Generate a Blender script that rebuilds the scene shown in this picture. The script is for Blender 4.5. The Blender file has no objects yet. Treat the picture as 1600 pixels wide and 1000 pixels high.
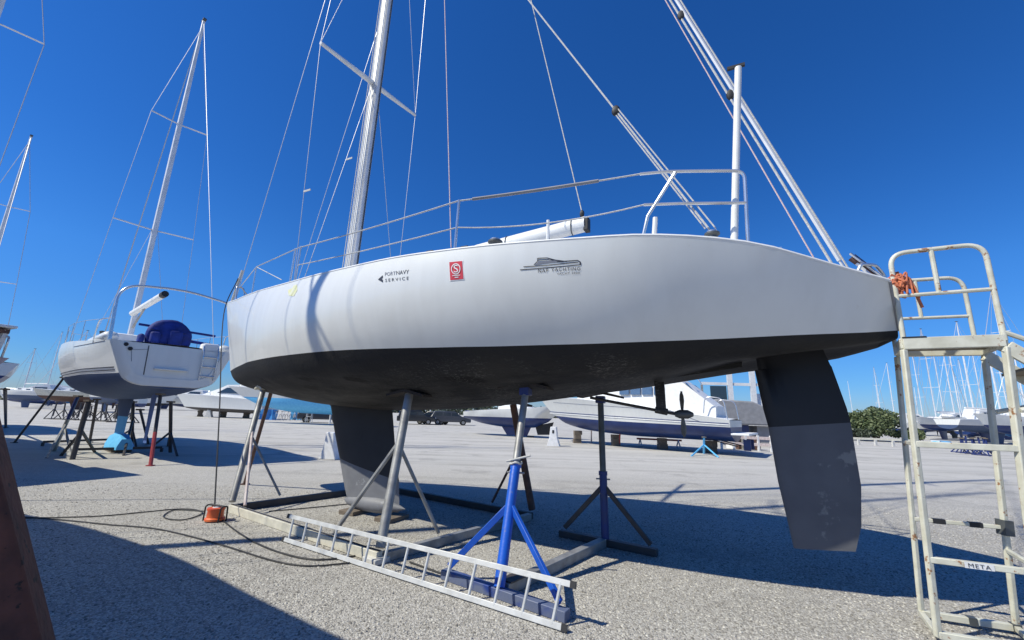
import bpy, bmesh, math, random
import numpy as np
from math import radians as R, sin, cos, tan, pi
from mathutils import Vector, Matrix

random.seed(7); RNG = np.random.default_rng(7)
SC = bpy.context.scene
COL = SC.collection

# ------------------------------------------------------------------ camera
EYE = np.array([0.0, 0.0, 1.6])
FPX, HORIZON, ROLL = 662.0, 646.0, 0.033
_th = math.atan((HORIZON - 500) * cos(ROLL) / FPX)
_f = np.array([0, cos(_th), sin(_th)])
_r0 = np.array([1.0, 0, 0]); _u0 = np.array([0, -sin(_th), cos(_th)])
_R = cos(ROLL) * _r0 + sin(ROLL) * _u0
_U = -sin(ROLL) * _r0 + cos(ROLL) * _u0
cam = bpy.data.cameras.new('camera'); camo = bpy.data.objects.new('camera', cam); COL.objects.link(camo)
cam.sensor_width = 36.0; cam.lens = 36.0 * FPX / 1600.0
cam.clip_start = 0.05; cam.clip_end = 3000
m = Matrix.Identity(4)
for i in range(3):
    m[i][0] = _R[i]; m[i][1] = _U[i]; m[i][2] = -_f[i]; m[i][3] = EYE[i]
camo.matrix_world = m
SC.camera = camo

# ------------------------------------------------------------------ sky, sun, exposure
SUN_EL, SUN_AZ = R(48.5), R(249)
world = bpy.data.worlds.new('World'); SC.world = world; world.use_nodes = True
wn = world.node_tree; wn.nodes.clear()
sky = wn.nodes.new('ShaderNodeTexSky'); sky.sky_type = 'NISHITA'; sky.sun_disc = False
sky.sun_elevation = SUN_EL; sky.sun_rotation = SUN_AZ
sky.altitude = 300; sky.air_density = 1.0; sky.dust_density = 0.15; sky.ozone_density = 4.0
hs = wn.nodes.new('ShaderNodeHueSaturation'); hs.inputs['Saturation'].default_value = 1.22
# clear, dry-air blue: the same grade all round, stronger towards the horizon
wtc = wn.nodes.new('ShaderNodeTexCoord'); wsep = wn.nodes.new('ShaderNodeSeparateXYZ'); wn.links.new(wtc.outputs['Generated'], wsep.inputs[0])
wr = wn.nodes.new('ShaderNodeValToRGB'); wn.links.new(wsep.outputs['Z'], wr.inputs[0])
wr.color_ramp.elements[0].position = 0.0; wr.color_ramp.elements[0].color = (0.50, 0.64, 1.04, 1)
wr.color_ramp.elements[1].position = 0.45; wr.color_ramp.elements[1].color = (0.47, 0.94, 1.44, 1)
_e = wr.color_ramp.elements.new(0.07); _e.color = (0.42, 0.74, 1.18, 1)
_e = wr.color_ramp.elements.new(0.26); _e.color = (0.55, 0.99, 1.45, 1)
wm = wn.nodes.new('ShaderNodeMix'); wm.data_type = 'RGBA'; wm.blend_type = 'MULTIPLY'; wm.inputs['Factor'].default_value = 1.0
bg = wn.nodes.new('ShaderNodeBackground'); bg.inputs['Strength'].default_value = 0.097
wo = wn.nodes.new('ShaderNodeOutputWorld')
wn.links.new(sky.outputs[0], hs.inputs['Color']); wn.links.new(hs.outputs[0], wm.inputs['A']); wn.links.new(wr.outputs[0], wm.inputs['B']); wn.links.new(wm.outputs['Result'], bg.inputs['Color'])
wn.links.new(bg.outputs[0], wo.inputs['Surface'])
sl = bpy.data.lights.new('sun', 'SUN'); sl.energy = 5.0; sl.angle = R(0.53); sl.color = (1.0, 0.955, 0.81)
so = bpy.data.objects.new('sun', sl); COL.objects.link(so)
sdir = Vector((cos(SUN_EL) * sin(SUN_AZ), cos(SUN_EL) * cos(SUN_AZ), sin(SUN_EL)))
so.rotation_euler = sdir.to_track_quat('Z', 'Y').to_euler(); so.location = (-20, -10, 40)
SC.view_settings.view_transform = 'Standard'; SC.view_settings.look = 'None'
SC.view_settings.exposure = 0.0; SC.view_settings.gamma = 1.0
SC.view_settings.use_curve_mapping = False
try:
    SC.cycles.use_denoising = True; SC.cycles.max_bounces = 6
except Exception: pass

# ------------------------------------------------------------------ where a photographed point lies in the place
def ray(px, py): return _f + (px - 800) / FPX * _R + (500 - py) / FPX * _U
def G(px, py, z=0.0):
    d = ray(px, py); t = (z - EYE[2]) / d[2]; return EYE + t * d
def AT(px, py, Y):
    d = ray(px, py); return EYE + d * (Y / d[1])
BO = np.array([-6.19, 9.055, 0]); PSI = 0.457
BA = np.array([cos(PSI), -sin(PSI), 0]); BQ = np.array([-sin(PSI), -cos(PSI), 0])
def BP(px, py, v=0.0):
    d = ray(px, py); t = ((BO + BQ * v - EYE) @ BQ) / (d @ BQ); P = EYE + t * d - BO
    return float(P @ BA), float(P[2])
def BW(u, v, w): return BO + BA * u + BQ * v + np.array([0, 0, w])

# ------------------------------------------------------------------ materials
def mat(name, c1, c2=None, rough=0.5, metal=0.0, scale=6.0, bump=0.0, bscale=40.0, spots=None, sscale=4.0,
        sthr=0.62, spec=0.5, coat=0.0, stretch=None, mixlo=0.35, mixhi=0.65, detail=4.0):
    m = bpy.data.materials.new(name); m.use_nodes = True
    n, l = m.node_tree.nodes, m.node_tree.links
    b = n['Principled BSDF']
    b.inputs['Roughness'].default_value = rough; b.inputs['Metallic'].default_value = metal
    b.inputs['Specular IOR Level'].default_value = spec; b.inputs['Coat Weight'].default_value = coat
    tc = n.new('ShaderNodeTexCoord'); src = tc.outputs['Object']
    if stretch:
        mp = n.new('ShaderNodeMapping'); mp.inputs['Scale'].default_value = stretch
        l.new(src, mp.inputs['Vector']); src2 = mp.outputs[0]
    else: src2 = src
    col = None
    if c2 is None: c2 = tuple(x * 0.86 for x in c1)
    nz = n.new('ShaderNodeTexNoise'); nz.inputs['Scale'].default_value = scale; nz.inputs['Detail'].default_value = detail
    l.new(src2, nz.inputs['Vector'])
    mr = n.new('ShaderNodeMapRange'); mr.inputs['From Min'].default_value = mixlo; mr.inputs['From Max'].default_value = mixhi
    l.new(nz.outputs['Fac'], mr.inputs['Value'])
    mx = n.new('ShaderNodeMix'); mx.data_type = 'RGBA'
    mx.inputs['A'].default_value = (*c1, 1); mx.inputs['B'].default_value = (*c2, 1)
    l.new(mr.outputs[0], mx.inputs['Factor']); col = mx.outputs['Result']
    if spots:
        n2 = n.new('ShaderNodeTexNoise'); n2.inputs['Scale'].default_value = sscale; n2.inputs['Detail'].default_value = 6
        n2.inputs['Roughness'].default_value = 0.65
        l.new(src, n2.inputs['Vector'])
        r2 = n.new('ShaderNodeMapRange'); r2.inputs['From Min'].default_value = sthr; r2.inputs['From Max'].default_value = sthr + 0.05
        l.new(n2.outputs['Fac'], r2.inputs['Value'])
        m2 = n.new('ShaderNodeMix'); m2.data_type = 'RGBA'; m2.inputs['B'].default_value = (*spots, 1)
        l.new(col, m2.inputs['A']); l.new(r2.outputs[0], m2.inputs['Factor']); col = m2.outputs['Result']
    l.new(col, b.inputs['Base Color'])
    if bump:
        n3 = n.new('ShaderNodeTexNoise'); n3.inputs['Scale'].default_value = bscale; n3.inputs['Detail'].default_value = 4
        l.new(src, n3.inputs['Vector'])
        bp = n.new('ShaderNodeBump'); bp.inputs['Strength'].default_value = bump; bp.inputs['Distance'].default_value = 0.02
        l.new(n3.outputs['Fac'], bp.inputs['Height']); l.new(bp.outputs[0], b.inputs['Normal'])
    return m

RUST = (0.16, 0.055, 0.02)
M = {}
M['gel'] = mat('white gelcoat', (0.735, 0.74, 0.71), (0.695, 0.697, 0.665), rough=0.35, scale=2.6, stretch=(2.2, 2.2, 0.22), coat=0.3, bump=0.03, bscale=1.6, spots=(0.60, 0.58, 0.53), sscale=2.3, sthr=0.70, mixlo=.40, mixhi=.75, detail=6)
M['deck'] = mat('white deck', (0.80, 0.80, 0.78), (0.72, 0.72, 0.70), rough=0.45)
M['ladder'] = mat('dull aluminium', (0.64, 0.64, 0.62), (0.52, 0.52, 0.505), rough=0.5, metal=0.25, scale=9, bump=0.05)
M['alloy'] = mat('pale anodised alloy', (0.78, 0.78, 0.78), (0.66, 0.67, 0.68), rough=0.42, metal=0.15, scale=3)
M['stain'] = mat('stainless', (0.70, 0.71, 0.72), rough=0.25, metal=0.75)
M['wire'] = mat('rigging wire', (0.55, 0.56, 0.58), rough=0.4, metal=0.4)
M['rope'] = mat('white rope', (0.64, 0.63, 0.60), (0.42, 0.42, 0.40), rough=0.9, scale=60)
M['redrope'] = mat('red flecked rope', (0.55, 0.33, 0.34), (0.7, 0.65, 0.62), rough=0.9, scale=80)
M['blackrub'] = mat('black rubber', (0.02, 0.02, 0.022), rough=0.6)
M['darksteel'] = mat('dark steel', (0.035, 0.035, 0.04), (0.06, 0.05, 0.045), rough=0.55, scale=9, spots=RUST, sthr=0.66)
M['greysteel'] = mat('weathered galvanised steel', (0.36, 0.36, 0.35), (0.24, 0.235, 0.225), rough=0.5, metal=0.35, scale=7, spots=(0.2, 0.1, 0.06), sthr=0.68, bump=0.08)
M['greendark'] = mat('dark grey steel tube', (0.11, 0.12, 0.125), (0.075, 0.08, 0.08), rough=0.5, metal=0.3, scale=8)
M['blue'] = mat('blue painted steel', (0.012, 0.105, 0.55), (0.010, 0.08, 0.42), rough=0.4, scale=5, spots=(0.14, 0.15, 0.2), sscale=9, sthr=0.635, bump=0.08)
M['worn'] = mat('worn blue and grey steel', (0.015, 0.045, 0.22), (0.12, 0.145, 0.23), rough=0.5, scale=5, mixlo=.38, mixhi=.56, bump=.06)
M['navyst'] = mat('navy painted steel', (0.010, 0.03, 0.17), (0.03, 0.04, 0.12), rough=0.45, scale=6)
M['cream'] = mat('cream painted steel', (0.66, 0.63, 0.53), (0.52, 0.50, 0.42), rough=0.5, scale=8, spots=(0.25, 0.13, 0.06), sscale=6, sthr=0.66, bump=0.08)
M['steps'] = mat('chipped pale yellow steel', (0.64, 0.63, 0.53), (0.52, 0.505, 0.41), rough=0.45, scale=9, spots=(0.30, 0.15, 0.07), sscale=13, sthr=0.60, bump=0.07)
M['plank'] = mat('weathered step board', (0.28, 0.24, 0.17), (0.18, 0.15, 0.11), rough=0.8, scale=10, stretch=(1, 8, 8))
M['rust'] = mat('rusty brown steel', (0.12, 0.045, 0.032), (0.065, 0.027, 0.021), rough=0.85, scale=9, spots=(0.02, 0.014, 0.013), sscale=14, sthr=0.6, bump=0.35, bscale=30)
M['brownpole'] = mat('brown steel pole', (0.14, 0.07, 0.05), (0.08, 0.045, 0.035), rough=0.7, scale=12)
M['redpaint'] = mat('red painted pole', (0.42, 0.05, 0.05), (0.3, 0.04, 0.04), rough=0.5)
M['pinkpole'] = mat('faded pink white tube', (0.62, 0.55, 0.53), (0.5, 0.40, 0.38), rough=0.6, scale=14)
M['padwood'] = mat('dark worn pad timber', (0.05, 0.035, 0.025), (0.025, 0.02, 0.017), rough=0.85, scale=12, stretch=(1, 8, 8))
M['wood'] = mat('grey timber', (0.2, 0.16, 0.12), (0.12, 0.1, 0.08), rough=0.85, scale=14, stretch=(1, 10, 10))
M['orange'] = mat('orange red plastic', (0.62, 0.07, 0.025), (0.75, 0.16, 0.04), rough=0.4, scale=5)
M['orangerope'] = mat('orange rope', (0.62, 0.20, 0.09), (0.42, 0.13, 0.08), rough=0.9, scale=50)
M['navy'] = mat('navy blue canvas', (0.006, 0.03, 0.24), (0.005, 0.018, 0.14), rough=0.75, scale=5, bump=1.0, bscale=5)
M['bluebot'] = mat('slate blue antifouling', (0.05, 0.085, 0.18), (0.065, 0.10, 0.19), rough=0.7, scale=3)
M['violet'] = mat('violet blue paint', (0.09, 0.17, 0.42), (0.06, 0.12, 0.33), rough=0.6, scale=3)
M['sky'] = mat('light blue paint', (0.13, 0.50, 0.82), (0.10, 0.43, 0.76), rough=0.6, scale=6)
M['brightblue'] = mat('bright blue paint', (0.05, 0.26, 0.6), (0.04, 0.2, 0.5), rough=0.5, scale=4)
M['royal'] = mat('navy boot paint', (0.008, 0.026, 0.12), (0.014, 0.04, 0.16), rough=0.35, scale=2)
M['black'] = mat('black paint', (0.012, 0.012, 0.014), rough=0.5)
M['glass'] = mat('dark window glass', (0.03, 0.045, 0.06), rough=0.08, spec=0.8)
M['paleglass'] = mat('sky lit window glass', (0.10, 0.16, 0.25), rough=0.08, spec=0.9)  # sky reflection put into the pale blue base colour
M['greycov'] = mat('grey cover', (0.28, 0.28, 0.29), (0.23, 0.23, 0.24), rough=0.85, scale=4)
M['pinkhull'] = mat('faded rose hull', (0.55, 0.42, 0.38), (0.45, 0.3, 0.28), rough=0.5)
M['silver'] = mat('grey car paint', (0.05, 0.055, 0.07), rough=0.3, coat=0.5)
M['darkcar'] = mat('black car paint', (0.015, 0.016, 0.02), rough=0.3, coat=0.5)
M['whitecar'] = mat('white van paint', (0.7, 0.7, 0.7), rough=0.35)
M['tyre'] = mat('tyre', (0.015, 0.015, 0.015), rough=0.9)
M['concrete'] = mat('white concrete', (0.62, 0.61, 0.58), (0.5, 0.49, 0.46), rough=0.85, scale=12)
M['bark'] = mat('bark', (0.08, 0.06, 0.045), rough=0.9, scale=14)
M['redtag'] = mat('red sticker', (0.62, 0.045, 0.06), (0.55, 0.04, 0.055), rough=0.4)
M['whitetag'] = mat('white print', (0.8, 0.8, 0.8), rough=0.5)
M['ink'] = mat('dark print', (0.02, 0.025, 0.045), rough=0.5)
M['greyink'] = mat('grey print', (0.22, 0.23, 0.27), rough=0.5)
M['yellow'] = mat('faded yellow paint', (0.72, 0.70, 0.28), (0.74, 0.74, 0.55), rough=0.4, scale=12)
M['meta'] = mat('sticker white', (0.75, 0.75, 0.75), rough=0.5)

def antifoul():
    m = bpy.data.materials.new('worn charcoal antifouling'); m.use_nodes = True
    n, l = m.node_tree.nodes, m.node_tree.links; b = n['Principled BSDF']
    b.inputs['Roughness'].default_value = 0.72; b.inputs['Specular IOR Level'].default_value = 0.35
    tc = n.new('ShaderNodeTexCoord'); sep = n.new('ShaderNodeSeparateXYZ'); l.new(tc.outputs['Object'], sep.inputs[0])
    def noise(s, d=5, r=0.6, st=None):
        z = n.new('ShaderNodeTexNoise'); z.inputs['Scale'].default_value = s; z.inputs['Detail'].default_value = d; z.inputs['Roughness'].default_value = r
        if st:
            mp = n.new('ShaderNodeMapping'); mp.inputs['Scale'].default_value = st; l.new(tc.outputs['Object'], mp.inputs['Vector']); l.new(mp.outputs[0], z.inputs['Vector'])
        else: l.new(tc.outputs['Object'], z.inputs['Vector'])
        return z.outputs['Fac']
    def rng(x, a, c, o0=0, o1=1):
        r = n.new('ShaderNodeMapRange'); r.inputs['From Min'].default_value = a; r.inputs['From Max'].default_value = c
        r.inputs['To Min'].default_value = o0; r.inputs['To Max'].default_value = o1; l.new(x, r.inputs['Value']); return r.outputs[0]
    def mul(a, c):
        q = n.new('ShaderNodeMath'); q.operation = 'MULTIPLY'; l.new(a, q.inputs[0]); l.new(c, q.inputs[1]); return q.outputs[0]
    def mix(a, c, f):
        q = n.new('ShaderNodeMix'); q.data_type = 'RGBA'; l.new(f, q.inputs['Factor'])
        if isinstance(a, tuple): q.inputs['A'].default_value = (*a, 1)
        else: l.new(a, q.inputs['A'])
        q.inputs['B'].default_value = (*c, 1); return q.outputs['Result']
    c = mix((0.012, 0.0125, 0.0155), (0.020, 0.0192, 0.019), rng(noise(1.3, 3), 0.4, 0.62))
    # scuffed brownish patches, streaks along the boat, plus ground bounce painted in low down
    c = mix(c, (0.074, 0.070, 0.067), mul(rng(noise(1.7, 7, 0.68, (0.5, 2.0, 2.0)), 0.42, 0.66), rng(sep.outputs['Z'], 2.2, 1.75)))
    c = mix(c, (0.006, 0.006, 0.007), mul(rng(noise(3.1, 5, 0.6, (0.35, 1.6, 1.6)), 0.60, 0.66), rng(sep.outputs['Z'], 2.2, 2.0)))
    # flaking, spotty paint on the after underbody
    flake = mul(rng(noise(38, 6, 0.75, (0.5, 1.3, 1.3)), 0.54, 0.60), rng(noise(1.6, 3), 0.42, 0.55))
    flake = mul(mul(flake, rng(sep.outputs['X'], 5.6, 7.0)), rng(sep.outputs['Z'], 2.24, 2.02))
    c = mix(c, (0.14, 0.135, 0.13), flake)
    l.new(c, b.inputs['Base Color'])
    bp = n.new('ShaderNodeBump'); bp.inputs['Strength'].default_value = 0.35; bp.inputs['Distance'].default_value = 0.02
    l.new(noise(18, 5), bp.inputs['Height']); l.new(bp.outputs[0], b.inputs['Normal'])
    return m
M['anti'] = antifoul()
M['keeldark'] = mat('dark upper keel', (0.02, 0.021, 0.026), (0.026, 0.027, 0.033), rough=0.6, scale=4)
M['keelgrey'] = mat('grey lower keel', (0.20, 0.205, 0.225), (0.165, 0.17, 0.19), rough=0.6, scale=5, spots=(0.27, 0.28, 0.30), sscale=6, sthr=0.63)
M['ruddark'] = mat('dark rudder paint', (0.006, 0.007, 0.011), (0.008, 0.009, 0.014), rough=0.55, scale=4)
M['rudgrey'] = mat('grey scraped rudder', (0.108, 0.112, 0.128), (0.086, 0.09, 0.106), rough=0.6, scale=3, spots=(0.19, 0.195, 0.2), sscale=3.6, sthr=0.60, bump=0.1, bscale=12)

def gravel(near=False):
    m = bpy.data.materials.new('pale gravel ground'); m.use_nodes = True
    n, l = m.node_tree.nodes, m.node_tree.links; b = n['Principled BSDF']
    b.inputs['Roughness'].default_value = 0.92; b.inputs['Specular IOR Level'].default_value = 0.2
    tc = n.new('ShaderNodeTexCoord'); P = tc.outputs['Object']
    sep = n.new('ShaderNodeSeparateXYZ'); l.new(P, sep.inputs[0])
    def noise(s, d=4, r=0.6, st=None):
        z = n.new('ShaderNodeTexNoise'); z.inputs['Scale'].default_value = s; z.inputs['Detail'].default_value = d; z.inputs['Roughness'].default_value = r
        if st:
            mp = n.new('ShaderNodeMapping'); mp.inputs['Scale'].default_value = st[:3]; mp.inputs['Rotation'].default_value = (0, 0, st[3])
            l.new(P, mp.inputs['Vector']); l.new(mp.outputs[0], z.inputs['Vector'])
        else: l.new(P, z.inputs['Vector'])
        return z.outputs['Fac']
    def rng(x, a, c, o0=0.0, o1=1.0):
        r = n.new('ShaderNodeMapRange'); r.inputs['From Min'].default_value = a; r.inputs['From Max'].default_value = c
        r.inputs['To Min'].default_value = o0; r.inputs['To Max'].default_value = o1; l.new(x, r.inputs['Value']); return r.outputs[0]
    def mixc(a, c, f):
        q = n.new('ShaderNodeMix'); q.data_type = 'RGBA'; l.new(f, q.inputs['Factor'])
        for k, v in (('A', a), ('B', c)):
            if isinstance(v, tuple): q.inputs[k].default_value = (*v, 1)
            else: l.new(v, q.inputs[k])
        return q.outputs['Result']
    vo = n.new('ShaderNodeTexVoronoi'); vo.inputs['Scale'].default_value = 70; l.new(P, vo.inputs['Vector'])
    bw = n.new('ShaderNodeRGBToBW'); l.new(vo.outputs['Color'], bw.inputs[0])
    c = mixc((0.355, 0.335, 0.30), (0.435, 0.415, 0.375), rng(noise(0.35, 5), 0.35, 0.65))
    # stones: each cell its own tone
    pebble = mixc(c, (0.16, 0.152, 0.135), rng(bw.outputs[0], 0.44, 0.25, 0, 0.6))
    pebble = mixc(pebble, (0.60, 0.585, 0.54), rng(bw.outputs[0], 0.58, 0.80, 0, 0.6))
    # the driven lanes further off are compacted and paler
    far = rng(sep.outputs['Y'], 7.0, 15.0)
    lane = mixc((0.57, 0.55, 0.515), (0.50, 0.485, 0.45), rng(noise(0.6, 5, 0.6, (0.12, 1.0, 1.0, R(-8))), 0.4, 0.6))
    lane = mixc(lane, (0.40, 0.39, 0.37), rng(noise(1.6, 5, 0.6, (0.035, 1.0, 1.0, R(-12))), 0.56, 0.64, 0, 0.8))
    lane = mixc(lane, (0.36, 0.35, 0.33), rng(noise(14, 4, 0.7), 0.52, 0.75, 0, 0.6))
    wv = n.new('ShaderNodeTexWave'); wv.wave_type = 'RINGS'; wv.inputs['Scale'].default_value = 0.11; wv.inputs['Distortion'].default_value = 3.0; wv.inputs['Detail'].default_value = 3; wv.inputs['Detail Scale'].default_value = 0.4
    mpw = n.new('ShaderNodeMapping'); mpw.inputs['Location'].default_value = (-18, 25, 0); l.new(P, mpw.inputs['Vector']); l.new(mpw.outputs[0], wv.inputs['Vector'])
    trk = n.new('ShaderNodeMath'); trk.operation = 'MULTIPLY'; l.new(rng(wv.outputs['Fac'], 0.90, 0.97, 0, 1), trk.inputs[0]); l.new(rng(noise(0.5, 4), 0.4, 0.6, 0.1, 0.7), trk.inputs[1])
    lane = mixc(lane, (0.36, 0.345, 0.315), trk.outputs[0])
    fm = n.new('ShaderNodeMath'); fm.operation = 'MULTIPLY'; l.new(far, fm.inputs[0]); fm.inputs[1].default_value = 0.85
    c = mixc(pebble, lane, fm.outputs[0])
    # damp and oily patches
    c = mixc(c, (0.22, 0.21, 0.195), rng(noise(0.55, 7, 0.7), 0.55, 0.70, 0, 0.6))
    l.new(c, b.inputs['Base Color'])
    h1 = rng(vo.outputs['Distance'], 0.0, 0.7, 1.0, 0.0)
    ad = n.new('ShaderNodeMath'); ad.operation = 'ADD'; l.new(h1, ad.inputs[0])
    hh = rng(noise(9, 5), 0, 1, 0, 1.4); l.new(hh, ad.inputs[1])
    bp = n.new('ShaderNodeBump'); bp.inputs['Strength'].default_value = 0.6; bp.inputs['Distance'].default_value = 0.012
    l.new(ad.outputs[0], bp.inputs['Height']); l.new(bp.outputs[0], b.inputs['Normal'])
    return m
M['gravel'] = gravel()
def pebmat():
    m = bpy.data.materials.new('loose stones'); m.use_nodes = True
    n, l = m.node_tree.nodes, m.node_tree.links; b = n['Principled BSDF']; b.inputs['Roughness'].default_value = 0.9
    b.inputs['Specular IOR Level'].default_value = 0.2
    at = n.new('ShaderNodeNewGeometry')
    cr = n.new('ShaderNodeValToRGB'); l.new(at.outputs['Random Per Island'], cr.inputs[0])
    e = cr.color_ramp.elements; e[0].color = (0.17, 0.16, 0.14, 1); e[1].color = (0.56, 0.54, 0.48, 1)
    q = cr.color_ramp.elements.new(0.5); q.color = (0.35, 0.335, 0.31, 1)
    l.new(cr.outputs[0], b.inputs['Base Color']); return m
M['pebble'] = pebmat()
def leafmat(name, a, c):
    m = bpy.data.materials.new(name); m.use_nodes = True
    n, l = m.node_tree.nodes, m.node_tree.links; b = n['Principled BSDF']; b.inputs['Roughness'].default_value = 0.6
    at = n.new('ShaderNodeNewGeometry'); cr = n.new('ShaderNodeValToRGB'); l.new(at.outputs['Random Per Island'], cr.inputs[0])
    cr.color_ramp.elements[0].color = (*a, 1); cr.color_ramp.elements[1].color = (*c, 1)
    l.new(cr.outputs[0], b.inputs['Base Color']); return m
M['leaf'] = leafmat('grey green leaves', (0.055, 0.085, 0.03), (0.16, 0.19, 0.085))
M['darkleaf'] = leafmat('dark far leaves', (0.035, 0.05, 0.03), (0.08, 0.10, 0.06))

# ------------------------------------------------------------------ things and parts
XF = {}; USED = {}
def nm(name): return name
def thing(name, label, cat, loc=(0, 0, 0), rz=0.0, group=None):
    o = bpy.data.objects.new(name, None); COL.objects.link(o); o.empty_display_size = 0.2
    o.location = loc; o.rotation_euler = (0, 0, rz); o['label'] = label; o['category'] = cat
    if group: o['group'] = group
    XF[o] = (np.array(loc, float), rz); return o
def root_of(o):
    while o.parent: o = o.parent
    return o
class MB:
    def __init__(s): s.v = []; s.f = []; s.mi = []; s.cur = 0
    def add(s, vs, fs):
        k = len(s.v); s.v += [tuple(map(float, p)) for p in vs]
        s.f += [tuple(i + k for i in f) for f in fs]; s.mi += [s.cur] * len(fs); return s
    def hexa(s, p):      # p: 8 corners, bottom 0-3, top 4-7
        return s.add(p, [(0, 3, 2, 1), (4, 5, 6, 7), (0, 1, 5, 4), (1, 2, 6, 5), (2, 3, 7, 6), (3, 0, 4, 7)])
    def box(s, c, d, rz=0.0):
        c = np.array(c, float); h = np.array(d, float) / 2; ca, sa = cos(rz), sin(rz); P = []
        for z in (-1, 1):
            for x, y in ((-1, -1), (1, -1), (1, 1), (-1, 1)):
                a, b = x * h[0], y * h[1]; P.append(c + np.array([a * ca - b * sa, a * sa + b * ca, z * h[2]]))
        return s.hexa(P)
    def beam(s, p, q, w, h=None, up=(0, 0, 1)):
        p, q = np.array(p, float), np.array(q, float); h = w if h is None else h
        d = q - p; d = d / np.linalg.norm(d); up = np.array(up, float)
        if abs(d @ up) > 0.97: up = np.array([0, 1.0, 0])
        x = np.cross(d, up); x /= np.linalg.norm(x); y = np.cross(x, d)
        a = [-x * w / 2 - y * h / 2, x * w / 2 - y * h / 2, x * w / 2 + y * h / 2, -x * w / 2 + y * h / 2]
        return s.hexa([p + k for k in a] + [q + k for k in a])
    def tube(s, pts, r, n=8, caps=True):
        P = [np.array(p, float) for p in pts]; N = len(P)
        rs = r if isinstance(r, (list, tuple)) else [r] * N
        rows = []; x = None
        for i in range(N):
            d = P[min(i + 1, N - 1)] - P[max(i - 1, 0)]; d = d / (np.linalg.norm(d) + 1e-12)
            if x is None:
                t = np.array([0, 0, 1.0]) if abs(d[2]) < 0.9 else np.array([1.0, 0, 0]); x = np.cross(d, t)
            x = x - d * (x @ d); x /= (np.linalg.norm(x) + 1e-12); y = np.cross(d, x)
            rows.append([P[i] + rs[i] * (cos(2 * pi * k / n) * x + sin(2 * pi * k / n) * y) for k in range(n)])
        vs = [p for rw in rows for p in rw]; fs = []
        for i in range(N - 1):
            for k in range(n):
                fs.append((i * n + k, i * n + (k + 1) % n, (i + 1) * n + (k + 1) % n, (i + 1) * n + k))
        if caps: fs += [tuple(range(n - 1, -1, -1)), tuple(range((N - 1) * n, N * n))]
        return s.add(vs, fs)
    def grid(s, rows, close=False):
        a = len(rows); b = len(rows[0]); fs = []
        for i in range(a - 1):
            for k in range(b if close else b - 1):
                fs.append((i * b + k, i * b + (k + 1) % b, (i + 1) * b + (k + 1) % b, (i + 1) * b + k))
        return s.add([p for r in rows for p in r], fs)
    def lathe(s, prof, c, n=12, axis='z'):
        rows = []
        for r, z in prof:
            row = []
            for k in range(n):
                a = 2 * pi * k / n
                p = (r * cos(a), r * sin(a), z)
                if axis == 'y': p = (r * cos(a), z, r * sin(a))
                if axis == 'x': p = (z, r * cos(a), r * sin(a))
                row.append(np.array(p) + np.array(c, float))
            rows.append(row)
        s.grid(rows, True); k = len(s.v)
        s.f += [tuple(range(k - n, k)), tuple(range(k - len(rows) * n + n - 1, k - len(rows) * n - 1, -1))]; s.mi += [s.cur] * 2
        return s
    def ell(s, c, r, n=12, m=7):
        rows = []
        for i in range(m + 1):
            t = pi * i / m
            rows.append([np.array(c, float) + np.array([r[0] * sin(t) * cos(2 * pi * k / n), r[1] * sin(t) * sin(2 * pi * k / n), r[2] * cos(t)]) for k in range(n)])
        return s.grid(rows, True)
    def prism(s, poly, o, ax, ay, az):   # polygon in plane (ax, ay) from o, thickness vector az
        o, ax, ay, az = (np.array(k, float) for k in (o, ax, ay, az)); n = len(poly)
        A = [o + ax * p[0] + ay * p[1] for p in poly]; B = [p + az for p in A]
        return s.add(A + B, [tuple(range(n - 1, -1, -1)), tuple(range(n, 2 * n))] + [(i, (i + 1) % n, n + (i + 1) % n, n + i) for i in range(n)])
    def build(s, name, mats, parent=None, world=False, smooth=True, bevel=0.0, angle=38, recalc=True):
        me = bpy.data.meshes.new(name)
        V = np.array(s.v)
        if world and parent is not None:
            loc, rz = XF[root_of(parent)]; V = V - loc; ca, sa = cos(-rz), sin(-rz)
            V = np.stack([V[:, 0] * ca - V[:, 1] * sa, V[:, 0] * sa + V[:, 1] * ca, V[:, 2]], 1)
        me.from_pydata(V.tolist(), [], s.f)
        if not isinstance(mats, (list, tuple)): mats = [mats]
        for k in mats: me.materials.append(M[k] if isinstance(k, str) else k)
        if len(mats) > 1: me.polygons.foreach_set('material_index', s.mi)
        if recalc:
            bm = bmesh.new(); bm.from_mesh(me)
            bmesh.ops.remove_doubles(bm, verts=bm.verts, dist=1e-5)
            bmesh.ops.recalc_face_normals(bm, faces=bm.faces); bm.to_mesh(me); bm.free()
        if smooth:
            me.polygons.foreach_set('use_smooth', [True] * len(me.polygons))
            me.set_sharp_from_angle(angle=R(angle))
        me.update()
        o = bpy.data.objects.new(name, me); COL.objects.link(o)
        if parent is not None: o.parent = parent
        if bevel:
            b = o.modifiers.new('bevel', 'BEVEL'); b.width = bevel; b.segments = 2; b.limit_method = 'ANGLE'; b.angle_limit = R(50)
        return o
def tag(o, label, cat, group=None):
    o['label'] = label; o['category'] = cat
    if group: o['group'] = group
    return o
def struct(o): o['kind'] = 'structure'; return o
def stuff(o): o['kind'] = 'stuff'; return o
def copy_tree(o, parent=None):
    c = o.copy(); COL.objects.link(c)
    if parent is not None: c.parent = parent
    if o in XF: XF[c] = XF[o]
    for ch in list(o.children): copy_tree(ch, c)
    return c
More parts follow.
